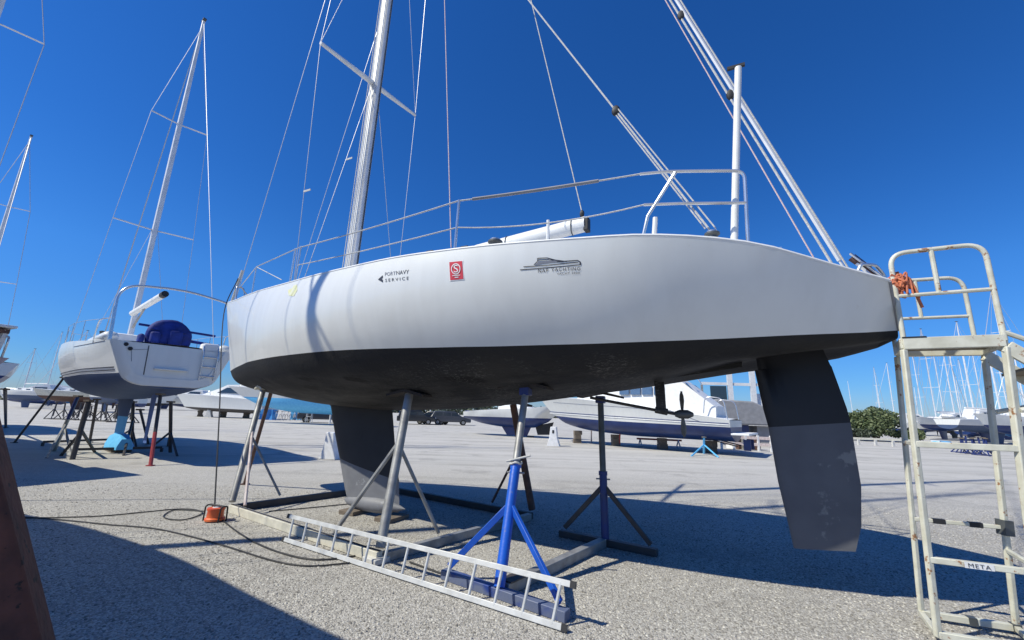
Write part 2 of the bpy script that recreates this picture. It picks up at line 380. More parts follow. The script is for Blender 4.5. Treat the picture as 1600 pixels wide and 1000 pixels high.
def pchip(xs, ys):
    xs, ys = np.array(xs, float), np.array(ys, float); h = np.diff(xs); d = np.diff(ys) / h; mm = np.zeros_like(ys)
    for i in range(1, len(xs) - 1):
        if d[i - 1] * d[i] > 0:
            w1, w2 = 2 * h[i] + h[i - 1], h[i] + 2 * h[i - 1]; mm[i] = (w1 + w2) / (w1 / d[i - 1] + w2 / d[i])
    mm[0], mm[-1] = d[0], d[-1]
    def f(x):
        x = np.clip(np.asarray(x, float), xs[0], xs[-1]); i = np.clip(np.searchsorted(xs, x) - 1, 0, len(xs) - 2)
        t = (x - xs[i]) / h[i]
        return (ys[i] * (2 * t**3 - 3 * t**2 + 1) + mm[i] * h[i] * (t**3 - 2 * t**2 + t) + ys[i + 1] * (-2 * t**3 + 3 * t**2) + mm[i + 1] * h[i] * (t**3 - t**2))
    return f
def arc(pts, k=6, cap=9.0):     # round the corners of a polyline
    P = [np.array(p, float) for p in pts]; out = [P[0]]
    for i in range(1, len(P) - 1):
        a, b, c = P[i - 1], P[i], P[i + 1]
        r = min(min(np.linalg.norm(a - b), np.linalg.norm(c - b)) * 0.35, cap)
        p = b + (a - b) / np.linalg.norm(a - b) * r; q = b + (c - b) / np.linalg.norm(c - b) * r
        for j in range(k + 1):
            t = j / k; out.append((1 - t)**2 * p + 2 * t * (1 - t) * b + t * t * q)
    return out + [P[-1]]
def sag(p, q, s, n=10):
    p, q = np.array(p, float), np.array(q, float)
    return [p + (q - p) * i / n - np.array([0, 0, 4 * s * (i / n) * (1 - i / n)]) for i in range(n + 1)]

class Hull:
    """Ship's lines: local x from bow to stern, port is -y, z up from the ground."""
    def __init__(s, sheer_u, wl_u, ctr_u, b, sh, bw, ww, zb, bulge=0.05):
        s.su, s.wu, s.cu = sheer_u, wl_u, ctr_u; s.b, s.sh, s.bw, s.ww, s.zb = b, sh, bw, ww, zb; s.bulge = bulge
    def top(s, t, f):
        us = s.su[0] + (s.su[1] - s.su[0]) * t; uw = s.wu[0] + (s.wu[1] - s.wu[0]) * t
        b, h, bw, ww = s.b(us), s.sh(us), s.bw(uw), s.ww(uw); k = s.bulge * (h - ww) * np.sin(pi * np.clip(t * 1.0, 0, 1))
        return us + (uw - us) * f, b + (bw - b) * f + k * 4 * f * (1 - f), h + (ww - h) * f
    def bot(s, t, f):
        uw = s.wu[0] + (s.wu[1] - s.wu[0]) * t; uc = s.cu[0] + (s.cu[1] - s.cu[0]) * t
        us = s.su[0] + (s.su[1] - s.su[0]) * t
        b, h, bw, ww, zb = s.b(us), s.sh(us), s.bw(uw), s.ww(uw), s.zb(uc)
        k = s.bulge * (h - ww) * np.sin(pi * np.clip(t, 0, 1))
        tv, tw = (bw - b) - 4 * k, -(h - ww); ln = math.hypot(tv, tw) + 1e-9; D = math.hypot(bw, ww - zb)
        tv, tw = tv / ln * D * 1.0, tw / ln * D * 1.0; ev, ew = -D * 1.1, -0.10 * D
        h00, h10, h01, h11 = 2 * f**3 - 3 * f**2 + 1, f**3 - 2 * f**2 + f, -2 * f**3 + 3 * f**2, f**3 - f**2
        return uw + (uc - uw) * f, max(0.0, h00 * bw + h10 * tv + h11 * ev), h00 * ww + h10 * tw + h01 * zb + h11 * ew
    def ts(s, n): return [(i / n) ** 1.35 if i / n < 0.5 else 1 - (1 - i / n) for i in range(n + 1)]
    def side(s, u, w):     # port topside point for a given length and height
        t = np.clip((u - s.su[0]) / (s.su[1] - s.su[0]), 0.001, 0.999); f = 0.3
        for _ in range(25):
            p = s.top(t, f); e = 1e-4; pt = s.top(t + e, f); pf = s.top(t, f + e)
            J = np.array([[(pt[0] - p[0]) / e, (pf[0] - p[0]) / e], [(pt[2] - p[2]) / e, (pf[2] - p[2]) / e]])
            d = np.linalg.solve(J, np.array([u - p[0], w - p[2]])); t = np.clip(t + d[0], 0, 1); f = np.clip(f + d[1], -0.05, 1.05)
        return s.top(t, f)[1]
    def meshes(s, root, nt=60, nf=10, nb=12, mats=('gel', 'anti', 'deck'), names=('hull', 'bottom', 'deck'), camber=0.06, shift=lambda p: p):
        T = np.linspace(0, 1, nt + 1) ** 1.25
        out = []
        for kind, fn, n in ((0, s.top, nf), (1, s.bot, nb)):
            mb = MB(); cols = [[fn(t, k / n) for k in range(n + 1)] for t in T]
            P = [[(u, -v, w) for u, v, w in c] for c in cols]; S = [[(u, v, w) for u, v, w in c] for c in cols]
            mb.grid(P); mb.grid([r[::-1] for r in S])
            mb.grid([[p, q] for p, q in zip(P[0], S[0])]); mb.grid([[p, q] for p, q in zip(P[-1], S[-1])])
            out.append(mb.build(names[kind], mats[kind], root, angle=50))
        mb = MB(); rows = []
        for t in T:
            u, v, w = s.top(t, 0); rows.append([(u, -v + 2 * v * k / 6, w - 0.004 + camber * (1 - (k / 3 - 1)**2) * min(1, v)) for k in range(7)])
        mb.grid(rows); out.append(mb.build(names[2], mats[2], root, angle=60))
        return out
def foil(mb, rows, th, n=10, split=None):
    """rows: (le_u, te_u, w, thickness factor); two materials above / below index split."""
    R_ = []
    for le, te, w, k in rows:
        c = te[0] - le[0]; ring = []
        for sgn in (-1, 1):
            rngk = range(n + 1) if sgn < 0 else range(n - 1, 0, -1)
            for i in rngk:
                x = 0.5 * (1 - cos(pi * i / n)); y = 5 * th * k * (0.2969 * math.sqrt(x) - 0.126 * x - 0.3516 * x**2 + 0.2843 * x**3 - 0.1036 * x**4)
                ring.append((le[0] + c * x, sgn * y * max(abs(c), .3), le[1] + (te[1] - le[1]) * x))
        R_.append(ring)
    for i in range(len(R_) - 1):
        mb.cur = 0 if split is None or i < split else 1
        mb.grid([R_[i], R_[i + 1]], True)
    mb.cur = 0 if split is None else 1
    k = len(R_[0]); mb.add(R_[-1], [tuple(range(k))]); mb.cur = 0; mb.add(R_[0], [tuple(range(k - 1, -1, -1))])
    return mb
_fontcache = {}
def text_mesh(txt, spacing=1.0):
    cu = bpy.data.curves.new('lettering', 'FONT'); cu.body = txt; cu.size = 1.0; cu.space_character = spacing; cu.resolution_u = 3
    o = bpy.data.objects.new('lettering', cu); COL.objects.link(o)
    dg = bpy.context.evaluated_depsgraph_get(); me = bpy.data.meshes.new_from_object(o.evaluated_get(dg))
    V = np.array([v.co[:] for v in me.vertices]); F = [tuple(p.vertices) for p in me.polygons]
    bpy.data.objects.remove(o); bpy.data.curves.remove(cu); bpy.data.meshes.remove(me)
    V = V - np.array([V[:, 0].min(), V[:, 1].min(), 0]); return V[:, :2] / np.array([V[:, 0].max(), V[:, 1].max()]), F

# ================================================================== GROUND
gb = MB(); gb.add([(-900, -300, 0), (900, -300, 0), (900, 1500, 0), (-900, 1500, 0)], [(0, 1, 2, 3)])
struct(gb.build('ground', 'gravel', smooth=False))
def pebbles():
    n = 70000
    y = 2.6 + 6.5 * RNG.random(n) ** 1.7; x = (RNG.random(n) * 2 - 1) * (1.28 * y + 0.3)
    keep = RNG.random(n) < 1.0; x, y = x[keep], y[keep]; n = len(x)
    r = (0.005 + 0.009 * RNG.random(n) ** 2.6)[:, None, None]
    base = np.array([(1, 0, 0), (0.2, 1, 0), (-1, 0.1, 0), (-0.1, -1, 0), (0.55, 0.5, .55), (-0.5, 0.45, .6), (-0.45, -0.5, .5), (0.5, -0.45, .62)], float)
    a = RNG.random(n) * 2 * pi; ca, sa = np.cos(a)[:, None], np.sin(a)[:, None]
    B = np.repeat(base[None], n, 0) * (0.75 + 0.5 * RNG.random((n, 8, 3)))
    V = np.stack([B[..., 0] * ca - B[..., 1] * sa, B[..., 0] * sa + B[..., 1] * ca, B[..., 2] * 0.9], -1) * r
    V[..., 0] += x[:, None]; V[..., 1] += y[:, None]
    f = np.array([(0, 1, 5, 4), (1, 2, 6, 5), (2, 3, 7, 6), (3, 0, 4, 7), (4, 5, 6, 7)])
    F = (f[None] + (np.arange(n) * 8)[:, None, None]).reshape(-1, 4)
    me = bpy.data.meshes.new('loose_gravel'); me.vertices.add(n * 8); me.vertices.foreach_set('co', V.reshape(-1))
    me.loops.add(F.size); me.loops.foreach_set('vertex_index', F.reshape(-1).astype(np.int32))
    me.polygons.add(len(F)); me.polygons.foreach_set('loop_start', np.arange(0, F.size, 4, dtype=np.int32))
    me.update(calc_edges=True); me.materials.append(M['pebble'])
    o = bpy.data.objects.new('loose_gravel', me); COL.objects.link(o); stuff(o); tag(o, 'loose grey stones scattered over the pale gravel yard', 'gravel')
pebbles()

# ================================================================== THE RACING YACHT
L0, L1, L2 = 10.94, 11.05, 11.13
_t = np.array([-.12, .55, 1.1, 2.2, 3.3, 4.37, 5.47, 6.56, 7.66, 8.75, 9.85, 10.94])
bfun = pchip(_t, np.array([.02, .24, .44, .80, 1.10, 1.37, 1.57, 1.715, 1.785, 1.72, 1.40, .80]))
sfun = pchip([-.12, .5, 2.1, 4.1, 5.1, 5.9, 6.93, 7.75, 8.41, 9.0, 9.5, 9.9, 10.25, 10.6, 10.94],
             [3.765, 3.71, 3.60, 3.475, 3.43, 3.40, 3.335, 3.275, 3.235, 3.205, 3.165, 3.105, 3.01, 2.915, 2.83])
bwfun = pchip([.44, 1.0, 1.55, 2.25, 3.55, 4.75, 5.95, 6.85, 7.62, 8.3, 8.9, 9.45, 10.2, 10.72, 11.06],
              [.015, .27, .50, .78, 1.18, 1.40, 1.51, 1.52, 1.48, 1.42, 1.31, 1.15, .92, .70, .44])
wwfun = pchip([.44, 1.0, 1.55, 2.25, 3.55, 4.75, 5.95, 6.85, 7.62, 8.3, 8.9, 9.45, 10.2, 10.72, 11.06],
              [2.27, 2.295, 2.315, 2.335, 2.335, 2.335, 2.315, 2.295, 2.285, 2.285, 2.30, 2.325, 2.37, 2.405, 2.455])
zbfun = pchip([.44, .6, .81, 1.2, 1.54, 1.94, 3.18, 4.65, 5.88, 6.94, 7.86, 8.67, 9.39, 9.8, 10.55, 11.14],
              [2.262, 2.12, 2.01, 1.92, 1.87, 1.81, 1.66, 1.585, 1.63, 1.72, 1.84, 1.99, 2.15, 2.25, 2.365, 2.43])
HULL = Hull((-.12, L0), (.44, L1), (.44, L2), bfun, sfun, bwfun, wwfun, zbfun, bulge=0.115)
Y = thing('racing_yacht', 'big white racing yacht with charcoal underbody propped up in the middle of the yard', 'sailing yacht', BO, -PSI)
hull, bottom, deck = HULL.meshes(Y, nt=90, nf=14, nb=16)
def loc3(u, v, w): return (u, -v, w)
# toe rail, cabin top, hatch
for sgn in (1, -1):
    pts = [(HULL.top(t, 0)[0], -sgn * (HULL.top(t, 0)[1] - .012), HULL.top(t, 0)[2] + .012) for t in np.linspace(0.01, 1, 50)]
    MB().tube(pts, .017, 6).build('toe_rail', 'deck', Y)
cb = MB(); rows = []
for u, hw, h in ((3.75, .55, .05), (3.95, .72, .24), (5.0, .95, .33), (6.3, 1.08, .35), (7.2, 1.1, .30), (7.25, 1.1, .05)):
    z = float(sfun(u)) - .02; rows.append([(u, -hw - .1, z), (u, -hw, z + h * .8), (u, -hw * .6, z + h), (u, 0, z + h * 1.1), (u, hw * .6, z + h), (u, hw, z + h * .8), (u, hw + .1, z)])
cb.grid(rows); cb.build('cabin_top', 'deck', Y, angle=30)
hz = BP(490, 428, .35); MB().ell(loc3(3.3, .35, float(sfun(3.3)) + .03), (.32, .26, .10), 16, 8).build('fore_hatch', 'deck', Y)
ck = MB(); ck.box((8.9, 0, float(sfun(8.9)) - .01), (2.6, 1.2, .02)); ck.build('cockpit_floor', 'greycov', Y)
for sgn in (1, -1):
    MB().beam((7.7, -sgn * .95, float(sfun(7.7)) + .07), (9.4, -sgn * .8, float(sfun(9.4)) + .07), .1, .18).build('coaming', 'deck', Y, bevel=.02)
for sg in (1, -1): MB().tube([(u, -sg * (float(bfun(u)) - .09), float(sfun(u)) + .035) for u in np.linspace(6.3, 7.7, 8)], .016, 5).build('sheet_track', 'greendark', Y)
for u_, v_ in ((6.6, 1.62), (7.1, 1.66), (5.6, 1.45), (8.3, 1.6), (4.6, 1.2)): MB().box((u_, -v_, float(sfun(u_)) + .045), (.10, .05, .06)).build('deck_fitting', 'blackrub', Y, bevel=.01)
# keel, bulb, rudder, skeg, propeller
kb = MB(); foil(kb, [((3.42, 1.72), (4.82, 1.62), 1.0 and 1.60, 1), ((3.62, 1.2), (4.95, 1.02), 0, 1), ((3.80, .80), (5.08, .54), 0, 1), ((3.98, .36), (5.12, .22), 0, .95), ((4.10, .12), (5.12, .10), 0, .8)], .12, 12, split=2)
kb.build('keel', ['keeldark', 'keelgrey'], Y, angle=45)  # keel dark above the split line, grey below
bl = MB(); bl.lathe([(.005, 4.0), (.07, 4.12), (.115, 4.45), (.12, 4.7), (.10, 4.92), (.045, 5.12), (.004, 5.24)], (0, 0, .165), 14, 'x'); bl.build('keel_bulb', 'keelgrey', Y)
rb = MB(); foil(rb, [((9.93, 2.34), (10.54, 2.42), 0, 1), ((9.945, 2.16), (10.60, 2.2), 0, 1), ((9.91, 2.155), (10.61, 2.18), 0, 1), ((9.96, 1.72), (10.69, 1.76), 0, 1), ((9.99, 1.545), (10.705, 1.62), 0, 1), ((10.03, 1.0), (10.72, 1.02), 0, .95), ((10.08, .62), (10.68, .66), 0, .85), ((10.11, .38), (10.61, .425), 0, .7)], .11, 12, split=4)
rb.build('rudder', ['ruddark', 'rudgrey'], Y, angle=45)
sk = MB(); foil(sk, [((8.2, 2.1), (9.80, 2.34), 0, 1), ((8.5, 1.99), (9.79, 2.19), 0, .7)], .05, 8); sk.build('skeg', 'anti', Y)
pr = thing  # propeller gear, all parts of the yacht
MB().tube([(8.05, 0, 1.83), (9.07, 0, 1.655)], .018, 8).build('propeller_shaft', 'darksteel', Y)
MB().beam((8.90, 0, 2.03), (8.91, 0, 1.66), .05, .11, up=(1, 0, 0)).tube([(8.84, 0, 1.70), (8.98, 0, 1.675)], .042, 10).build('shaft_bracket', 'anti', Y, bevel=.008)
hub = MB().lathe([(.03, 0), (.05, .05), (.05, .14), (.02, .2)], (9.06, 0, 1.655), 12, 'x').build('propeller', 'greendark', Y)
for k in range(2):
    a = R(-12 + 180 * k); d = np.array([0, sin(a), cos(a)]); e = np.array([.6, -cos(a) * .8, sin(a) * .8]); b = MB(); rows = []
    for r, w in ((.03, .02), (.09, .035), (.16, .048), (.22, .04), (.265, .012)):
        c = np.array([9.14, 0, 1.655]) + d * r + np.array([0.02 * r, 0, 0]); rows.append([c - e * w, c + np.array([.012, 0, 0]), c + e * w, c - np.array([.012, 0, 0])])
    b.grid(rows, True).add(rows[-1], [(0, 1, 2, 3)]); b.build('blade', 'greendark', hub)
# mast, spreaders, boom and rigging
def mastu(w): return 3.50 + (w - 3.4) * .0206
MT = 22.8
ms = MB(); rows = []
for w in np.linspace(3.42, MT, 14):
    k = 1.0 if w < 16 else 1 - .45 * (w - 16) / 7; c = mastu(w)
    rows.append([(c + .135 * k * cos(a) + (.02 if cos(a) > 0 else 0), .082 * k * sin(a), w) for a in np.linspace(0, 2 * pi, 18)[:-1]])
ms.grid(rows, True).add(rows[-1], [tuple(range(17))]); MAST = ms.build('mast', 'alloy', Y, angle=50)
MB().box((3.52, 0, float(sfun(3.5)) + .03), (.42, .32, .1)).build('mast_collar', 'greendark', MAST, bevel=.02)
MB().tube([(mastu(w) + .17, 0, w) for w in (3.9, 10, MT)], .012, 6).build('sail_track', 'greendark', MAST)
hl = MB()
for k, (du, dv, a, b) in enumerate(((.11, .085, 4.0, 16), (-.03, .10, 4.1, 20), (.05, .1, 3.8, 12), (-.1, .09, 3.9, 18), (.15, -.03, 3.7, 15))):
    hl.tube([(mastu(a) + du, -dv, a), (mastu(b) + du, -dv * .9, b)], .008, 5)
hl.build('mast_halyards', 'rope', MAST)
tipP, tipS = (3.66, 1.36, 7.82), (3.56, -1.31, 8.33)
for tip in (tipP, tipS):
    MB().tube([(mastu(8.08), 0, 8.08), loc3(*tip)], [.055, .032], 8).build('spreader', 'alloy', MAST)
for w, s in ((13.4, 1.05), (18.2, .75)):
    for sg in (1, -1): MB().tube([(mastu(w), 0, w), (mastu(w) + .05, sg * s, w + .05)], [.05, .03], 8).build('spreader', 'alloy', MAST)
def line(name, pts, r=.006, m='wire', par=None): return MB().tube(pts, r, 5).build(name, m, par or Y)
cpP, cpS = (3.62, 1.16, float(sfun(3.6)) + .01), (3.62, -1.16, float(sfun(3.6)) + .01)
for tip, cp, sg in ((tipP, cpP, 1), (tipS, cpS, -1)):
    line('shroud', [loc3(*cp), loc3(*tip), (mastu(13.4) + .05, -sg * 1.05, 13.45), (mastu(18.2), 0, 18.2)], .006)
    line('shroud', [loc3(cp[0] + .1, cp[1] * .93, cp[2]), (mastu(8.0), -sg * .08, 8.0)], .006)
    line('shroud', [loc3(*tip), (mastu(13.3), -sg * .08, 13.3)], .005)
bs = BP(375, 472)
line('forestay', [(0.15, 0, float(sfun(0.1)) + .05), (mastu(22.4) - .1, 0, 22.4)], .008)
line('inner_stay', [(2.0, 0, float(sfun(2.0)) + .04), (mastu(9.7) - .1, 0, 9.7)], .006)
# taped telltales on the shrouds
def PR(P):
    q = np.array(P, float) - EYE; return 500 - FPX * (q @ _U) / (q @ _f)
for py, A_, B_ in ((298, loc3(*cpP), loc3(*tipP)), (248, loc3(cpP[0] + .1, cpP[1] * .93, cpP[2]), (mastu(8.0), -.08, 8.0))):
    ts_ = np.linspace(0, 1, 200); pts_ = [np.array(A_) * (1 - t) + np.array(B_) * t for t in ts_]
    k_ = int(np.argmin([abs(PR(BW(p[0], -p[1], p[2])) - py) for p in pts_])); p_ = pts_[k_]
    MB().box(p_ + np.array([.07, 0, -.01]), (.16, .012, .03)).build('telltale', 'rope', Y)
# backstay and its tackle, running backstay
mh = (mastu(MT) + .1, 0, MT)
def mixp(a, b, t): return tuple(np.array(a) * (1 - t) + np.array(b) * t)
bse = (10.90, 0, 3.02)
bu = BP(1095, 58); 
line('backstay', [mh, bse], .013, 'alloy')
line('backstay_tube', [mixp(mh, bse, .70), mixp(mh, bse, .985)], .022, 'alloy')
line('backstay_tackle', [tuple(np.array(mixp(mh, bse, .72)) + (-.065, 0, 0)), tuple(np.array(bse) + (-.085, 0, .02))], .014, 'rope')
line('backstay_tackle', [tuple(np.array(mixp(mh, bse, .60)) + (-.05, 0.02, 0)), tuple(np.array(bse) + (-.2, .02, 0))], .008, 'redrope')
line('backstay_tackle', [tuple(np.array(mixp(mh, bse, .66)) + (.05, .0, 0)), tuple(np.array(bse) + (.05, .05, 0))], .011, 'rope')
for t in (.735, .865, .79):
    MB().ell(tuple(np.array(mixp(mh, bse, t)) + (-.05, 0, 0)), (.05, .03, .08), 8, 6).build('block', 'blackrub', Y)
rn0 = (mastu(14.6), -.06, 14.6); rn1 = loc3(9.57, 1.2, 3.36)
line('running_backstay', [rn0, rn1], .010, 'rope')
mid = mixp(rn0, rn1, .845)
MB().ell(mid, (.05, .035, .07), 8, 6).build('block', 'blackrub', Y)
line('running_backstay', [tuple(np.array(mid) + (.03, -.02, 0)), tuple(np.array(rn1) + (.045, 0, .02))], .007, 'rope')
line('running_backstay', [tuple(np.array(mid) + (-.02, 0, -.02)), tuple(np.array(rn1) + (-.045, -.03, .02))], .007, 'rope')
b0, b1 = (6.12, 0, 4.06), (8.0, 0, 4.235)
bmx = MB(); d = np.array(b1) - np.array(b0); rows = []
for t in (0, .06, .5, .97, 1):
    k = .55 if t in (0, ) else 1; c = np.array(b0) + d * t; rows.append([c + np.array([0, .085 * k * cos(a), .115 * k * sin(a)]) for a in np.linspace(0, 2 * pi, 15)[:-1]])
bmx.grid(rows, True).add(rows[-1], [tuple(range(14))]).add(rows[0], [tuple(range(13, -1, -1))]); BOOM = bmx.build('boom', 'deck', Y, angle=40)
line('boom', [(mastu(4.0) + .15, 0, 3.93), (6.2, 0, 4.06)], .09, 'deck', BOOM).name = 'boom_foot'
MB().box((8.02, 0, 4.22), (.07, .13, .2)).build('boom_end', 'blackrub', BOOM, bevel=.01)
for t in (.35, .72, .9): MB().tube([np.array(b0) + d * t + np.array([0, .09 * cos(a), .12 * sin(a)]) for a in np.linspace(0, 2 * pi, 13)], .008, 5).build('lashing', 'greendark', BOOM)
line('boom_support', [(7.4, 0, 3.4), (7.5, 0, 4.1)], .03, 'alloy'); line('boom_support', [(6.3, .1, 3.5), (6.3, .0, 4.0)], .03, 'alloy')
line('topping_lift', [(7.97, 0, 4.33), mh], .009, 'rope')
MB().ell((7.95, 0, 4.40), (.035, .03, .06), 8, 6).build('block', 'blackrub', Y)
line('spare_halyard', [loc3(6.93, 1.68, 3.40), (mastu(MT) - .02, -.1, MT - .1)], .0065, 'redrope')
# rails
def stanchion(u, top=.62, v=None, lean=0, par=None):
    v = float(bfun(u)) - .07 if v is None else v; z = float(sfun(u))
    return MB().tube([loc3(u, v, z - .01), loc3(u + lean, v, z + top)], .014, 8).build('stanchion', 'stain', Y)
for sg in (1, -1):
    for u in (3.35, 3.55, 6.98):
        v = sg * (float(bfun(u)) - .07); z = float(sfun(u))
        s_ = MB().tube([loc3(u, v, z - .01), loc3(u + .02, v, z + .64)], .015, 8).build('stanchion', 'stain', Y)
        MB().lathe([(.035, 0), (.03, .05)], loc3(u, v, z - .005), 8).build('stanchion_base', 'stain', s_)
def rl(u, h, sg): return loc3(u, sg * (float(bfun(u)) - .07), float(sfun(u)) + h)
fr = 1.55
def rp(px, py, v=1.36): u, w = BP(px, py, v); return u, v, w
def mir(p, sg): return loc3(p[0], sg * p[1], p[2])
for sg in (1, -1):
    e0_ = rp(1000, 272); e1_ = rp(1006, 320); m0_ = rl(7.0, .63, 1); m1_ = rl(7.0, .30, 1)
    upl = sag((m0_[0], sg * m0_[1], m0_[2]), mir(e0_, sg), .012, 24)
    line('lifeline', [rl(fr, .60, sg), rl(3.35, .62, sg)] + sag(rl(3.55, .62, sg), rl(6.98, .63, sg), .02) + upl, .009, 'rope')
    line('lifeline', [rl(3.55, .31, sg)] + sag(rl(3.6, .31, sg), rl(6.98, .30, sg), .015) + sag((m1_[0], sg * m1_[1], m1_[2]), mir(e1_, sg), .075), .008, 'rope')
    line('lifeline', [rl(fr, .60, sg), rl(3.0, .14, sg)], .008, 'rope')
    line('lifeline_sleeve', upl[2:20], .019, 'greycov')       # padded upper lifeline aft
    MB().tube([rl(fr, -.01, sg), rl(fr, .60, sg)], .014, 8).build('stanchion', 'stain', Y)
    line('lifeline', [rl(fr, .60, sg), rl(.55, .33, sg)], .008, 'rope')
    line('pulpit_stay', [rl(.55, .33, sg), rl(1.4, .0, sg)], .012, 'greendark')
    pp = MB().tube(arc([mir(rp(1000, 272), sg), mir(rp(1042, 268), sg), mir(rp(1120, 267), sg), mir(rp(1163, 267, 1.33), sg), mir(rp(1169, 380, 1.30), sg)]), .016, 8).build('push_pit', 'stain', Y)
    MB().tube([mir(rp(1004, 373), sg), mir(rp(1012, 338), sg), mir(rp(1055, 270), sg)], .016, 8).build('push_pit_leg', 'stain', pp)
    MB().tube([mir(rp(1006, 320), sg), mir(rp(1060, 318), sg), mir(rp(1166, 317, 1.32), sg)], .015, 8).build('push_pit_rail', 'stain', pp)
    MB().tube([mir(rp(1022, 374), sg), mir(rp(1024, 340), sg)], .024, 8).build('mooring_post', 'deck', Y)
MB().tube(arc([rl(.35, .0, 1), rl(.25, .38, 1), (.1, 0, 4.12), rl(.25, .38, -1), rl(.35, 0, -1)]), .016, 8).build('pulpit', 'stain', Y)
MB().tube([(.02, 0, 3.75), (.22, 0, 4.5)], .028, 8).build('furling_drum', 'rope', Y)
pa, pb_ = rp(1147, 382, 1.16), rp(1153.5, 106, 1.16)
MB().tube([loc3(*pa), loc3(*pb_)], .034, 10).build('antenna_pole', 'deck', Y)
MB().box(loc3(pb_[0] - .02, 1.16, pb_[2] + .02), (.16, .03, .03)).build('antenna_bracket', 'blackrub', Y)
# winches, cleats, stern hoop
for u, v, s in ((7.35, 1.42, 1.0), (9.58, 1.22, .8), (7.35, -1.42, 1.0), (9.55, -1.22, .8)):
    z = float(sfun(u)) + .02
    wv = MB().lathe([(.085 * s, 0), (.085 * s, .05 * s), (.055 * s, .07 * s), (.06 * s, .15 * s), (.085 * s, .17 * s), (.085 * s, .19 * s), (.03 * s, .21 * s)], loc3(u, v, z), 14).build('winch', 'greendark', Y)
    MB().lathe([(.06 * s, .19 * s), (.06 * s, .215 * s)], loc3(u, v, z), 12).build('winch_top', 'stain', wv)
MB().tube([loc3(7.75, .8, 3.55), loc3(7.75, .8, 3.98)], .02, 6).build('compass_post', 'deck', Y)
for px, py in ((1219, 392),):
    u, w = BP(px, py, 1.2); MB().box(loc3(10.1, 1.2, float(sfun(10.1)) + .03), (.05, .03, .06)).build('cleat', 'stain', Y)
MB().box(loc3(10.5, .75, float(sfun(10.5)) + .05), (.13, .07, .07)).build('cleat', 'deck', Y, bevel=.01)
def sp(px, py, v=0.0): u, w = BP(px, py, v); return loc3(u, v, w)
MB().tube(arc([sp(1340, 424, .2), sp(1345, 413, .2), sp(1368, 414, .0), sp(1380, 428, -.1), sp(1388, 446, -.1)], 5), .017, 8).build('stern_hoop', 'stain', Y)
MB().tube([sp(1331, 402), sp(1352, 417), sp(1378, 438)], [.045, .04, .025], 8).build('mainsheet_strut', 'brownpole', Y)
line('mainsheet_strut', [sp(1328, 396, .05), sp(1388, 440, .05)], .014, 'stain'); line('mainsheet_strut', [sp(1338, 412, .1), sp(1372, 440, .1)], .016, 'alloy')
# ---- transom edge trim
MB().tube([(HULL.top(1, f)[0] + .004, -HULL.top(1, f)[1], HULL.top(1, f)[2]) for f in np.linspace(0, 1, 8)], .012, 6).build('transom_edge', 'greycov', Y)
# ---- prints on the port topside
def HPT(px, py):
    v = 1.5
    for _ in range(30):
        u, w = BP(px, py, v); v = .5 * v + .5 * HULL.side(u, w)
    return u, w
def decal(name, corners, shapes, m, off=.004):   # corners TL TR BL BR in photo points -> hull surface patch
    C = [np.array(HPT(*c)) for c in corners]; mb = MB()
    for V, F in shapes:
        pts = []
        for x, y in V:
            p = C[0] * (1 - x) * y + C[1] * x * y + C[2] * (1 - x) * (1 - y) + C[3] * x * (1 - y)
            v = HULL.side(p[0], p[1]); pts.append((p[0], -(v + off), p[1]))
        mb.add(pts, F)
    return mb.build(name, m, Y, recalc=False, smooth=False)
def place(tm, x, y, w, h):
    V, F = tm; return np.stack([x + V[:, 0] * w, y + V[:, 1] * h], 1), F
def poly(p): return [tuple(k) for k in p], [tuple(range(len(p)))]
def strip(p, w): 
    out = []
    for a, b in zip(p[:-1], p[1:]):
        a, b = np.array(a, float), np.array(b, float); d = b - a; n_ = np.array([-d[1] * .2, d[0]]); n_ = n_ / (np.linalg.norm(n_) + 1e-9) * w / 2
        n_ = np.array([n_[0] * .25, n_[1]]); out.append(([tuple(a - n_), tuple(b - n_), tuple(b + n_), tuple(a + n_)], [(0, 1, 2, 3)]))
    return out
box1 = [(591, 426), (641, 420.5), (591, 443), (641, 438)]
decal('sponsor_print', box1, [place(text_mesh('PORT'), .23, .60, .34, .34)], 'greyink')
decal('sponsor_print', box1, [place(text_mesh('NAVY'), .59, .60, .38, .36), place(text_mesh('SERVICE', 1.5), .24, .06, .72, .28),
      ([(0, .36), (.16, .04), (.16, .3), (.11, .38), (.16, .46), (.16, .70)], [(0, 1, 2, 3), (0, 3, 4, 5)])], 'ink')
box2 = [(702.5, 410), (722.5, 408), (704, 438), (724.5, 436)]
decal('class_sticker', box2, [poly([(-.06, -.05), (1.06, -.05), (1.06, 1.05), (-.06, 1.05)])], 'whitetag', .004)
decal('class_sticker', box2, [poly([(0, 0), (1, 0), (1, 1), (0, 1)])], 'redtag', .007)
ring = [poly([(.5 + .36 * cos(a), .58 + .31 * sin(a)), (.5 + .36 * cos(b), .58 + .31 * sin(b)), (.5 + .30 * cos(b), .58 + .26 * sin(b)), (.5 + .30 * cos(a), .58 + .26 * sin(a))]) for a, b in zip(np.linspace(0, 2 * pi, 25)[:-1], np.linspace(0, 2 * pi, 25)[1:])]
decal('class_sticker', box2, [place(text_mesh('S'), .34, .38, .34, .42), poly([(.2, .2), (.8, .2), (.8, .24), (.2, .24)]), poly([(.38, .09), (.66, .09), (.66, .14), (.38, .14)])] + ring, 'whitetag', .010)
box3 = [(813, 404), (908, 400), (813, 434), (908, 429)]
shp = []
for p, w in (([(0, .40), (.34, .42), (1.0, .52)], .045), ([(.06, .55), (.4, .56), (.96, .66)], .04), ([(.99, .52), (.99, .66), (.95, .76), (.62, .73)], .05),
             ([(.24, .62), (.30, .80), (.30, .96), (.46, .96), (.60, .82), (.78, .72)], .045), ([(.30, .86), (.50, .86)], .04)):
    shp += strip(p, w)
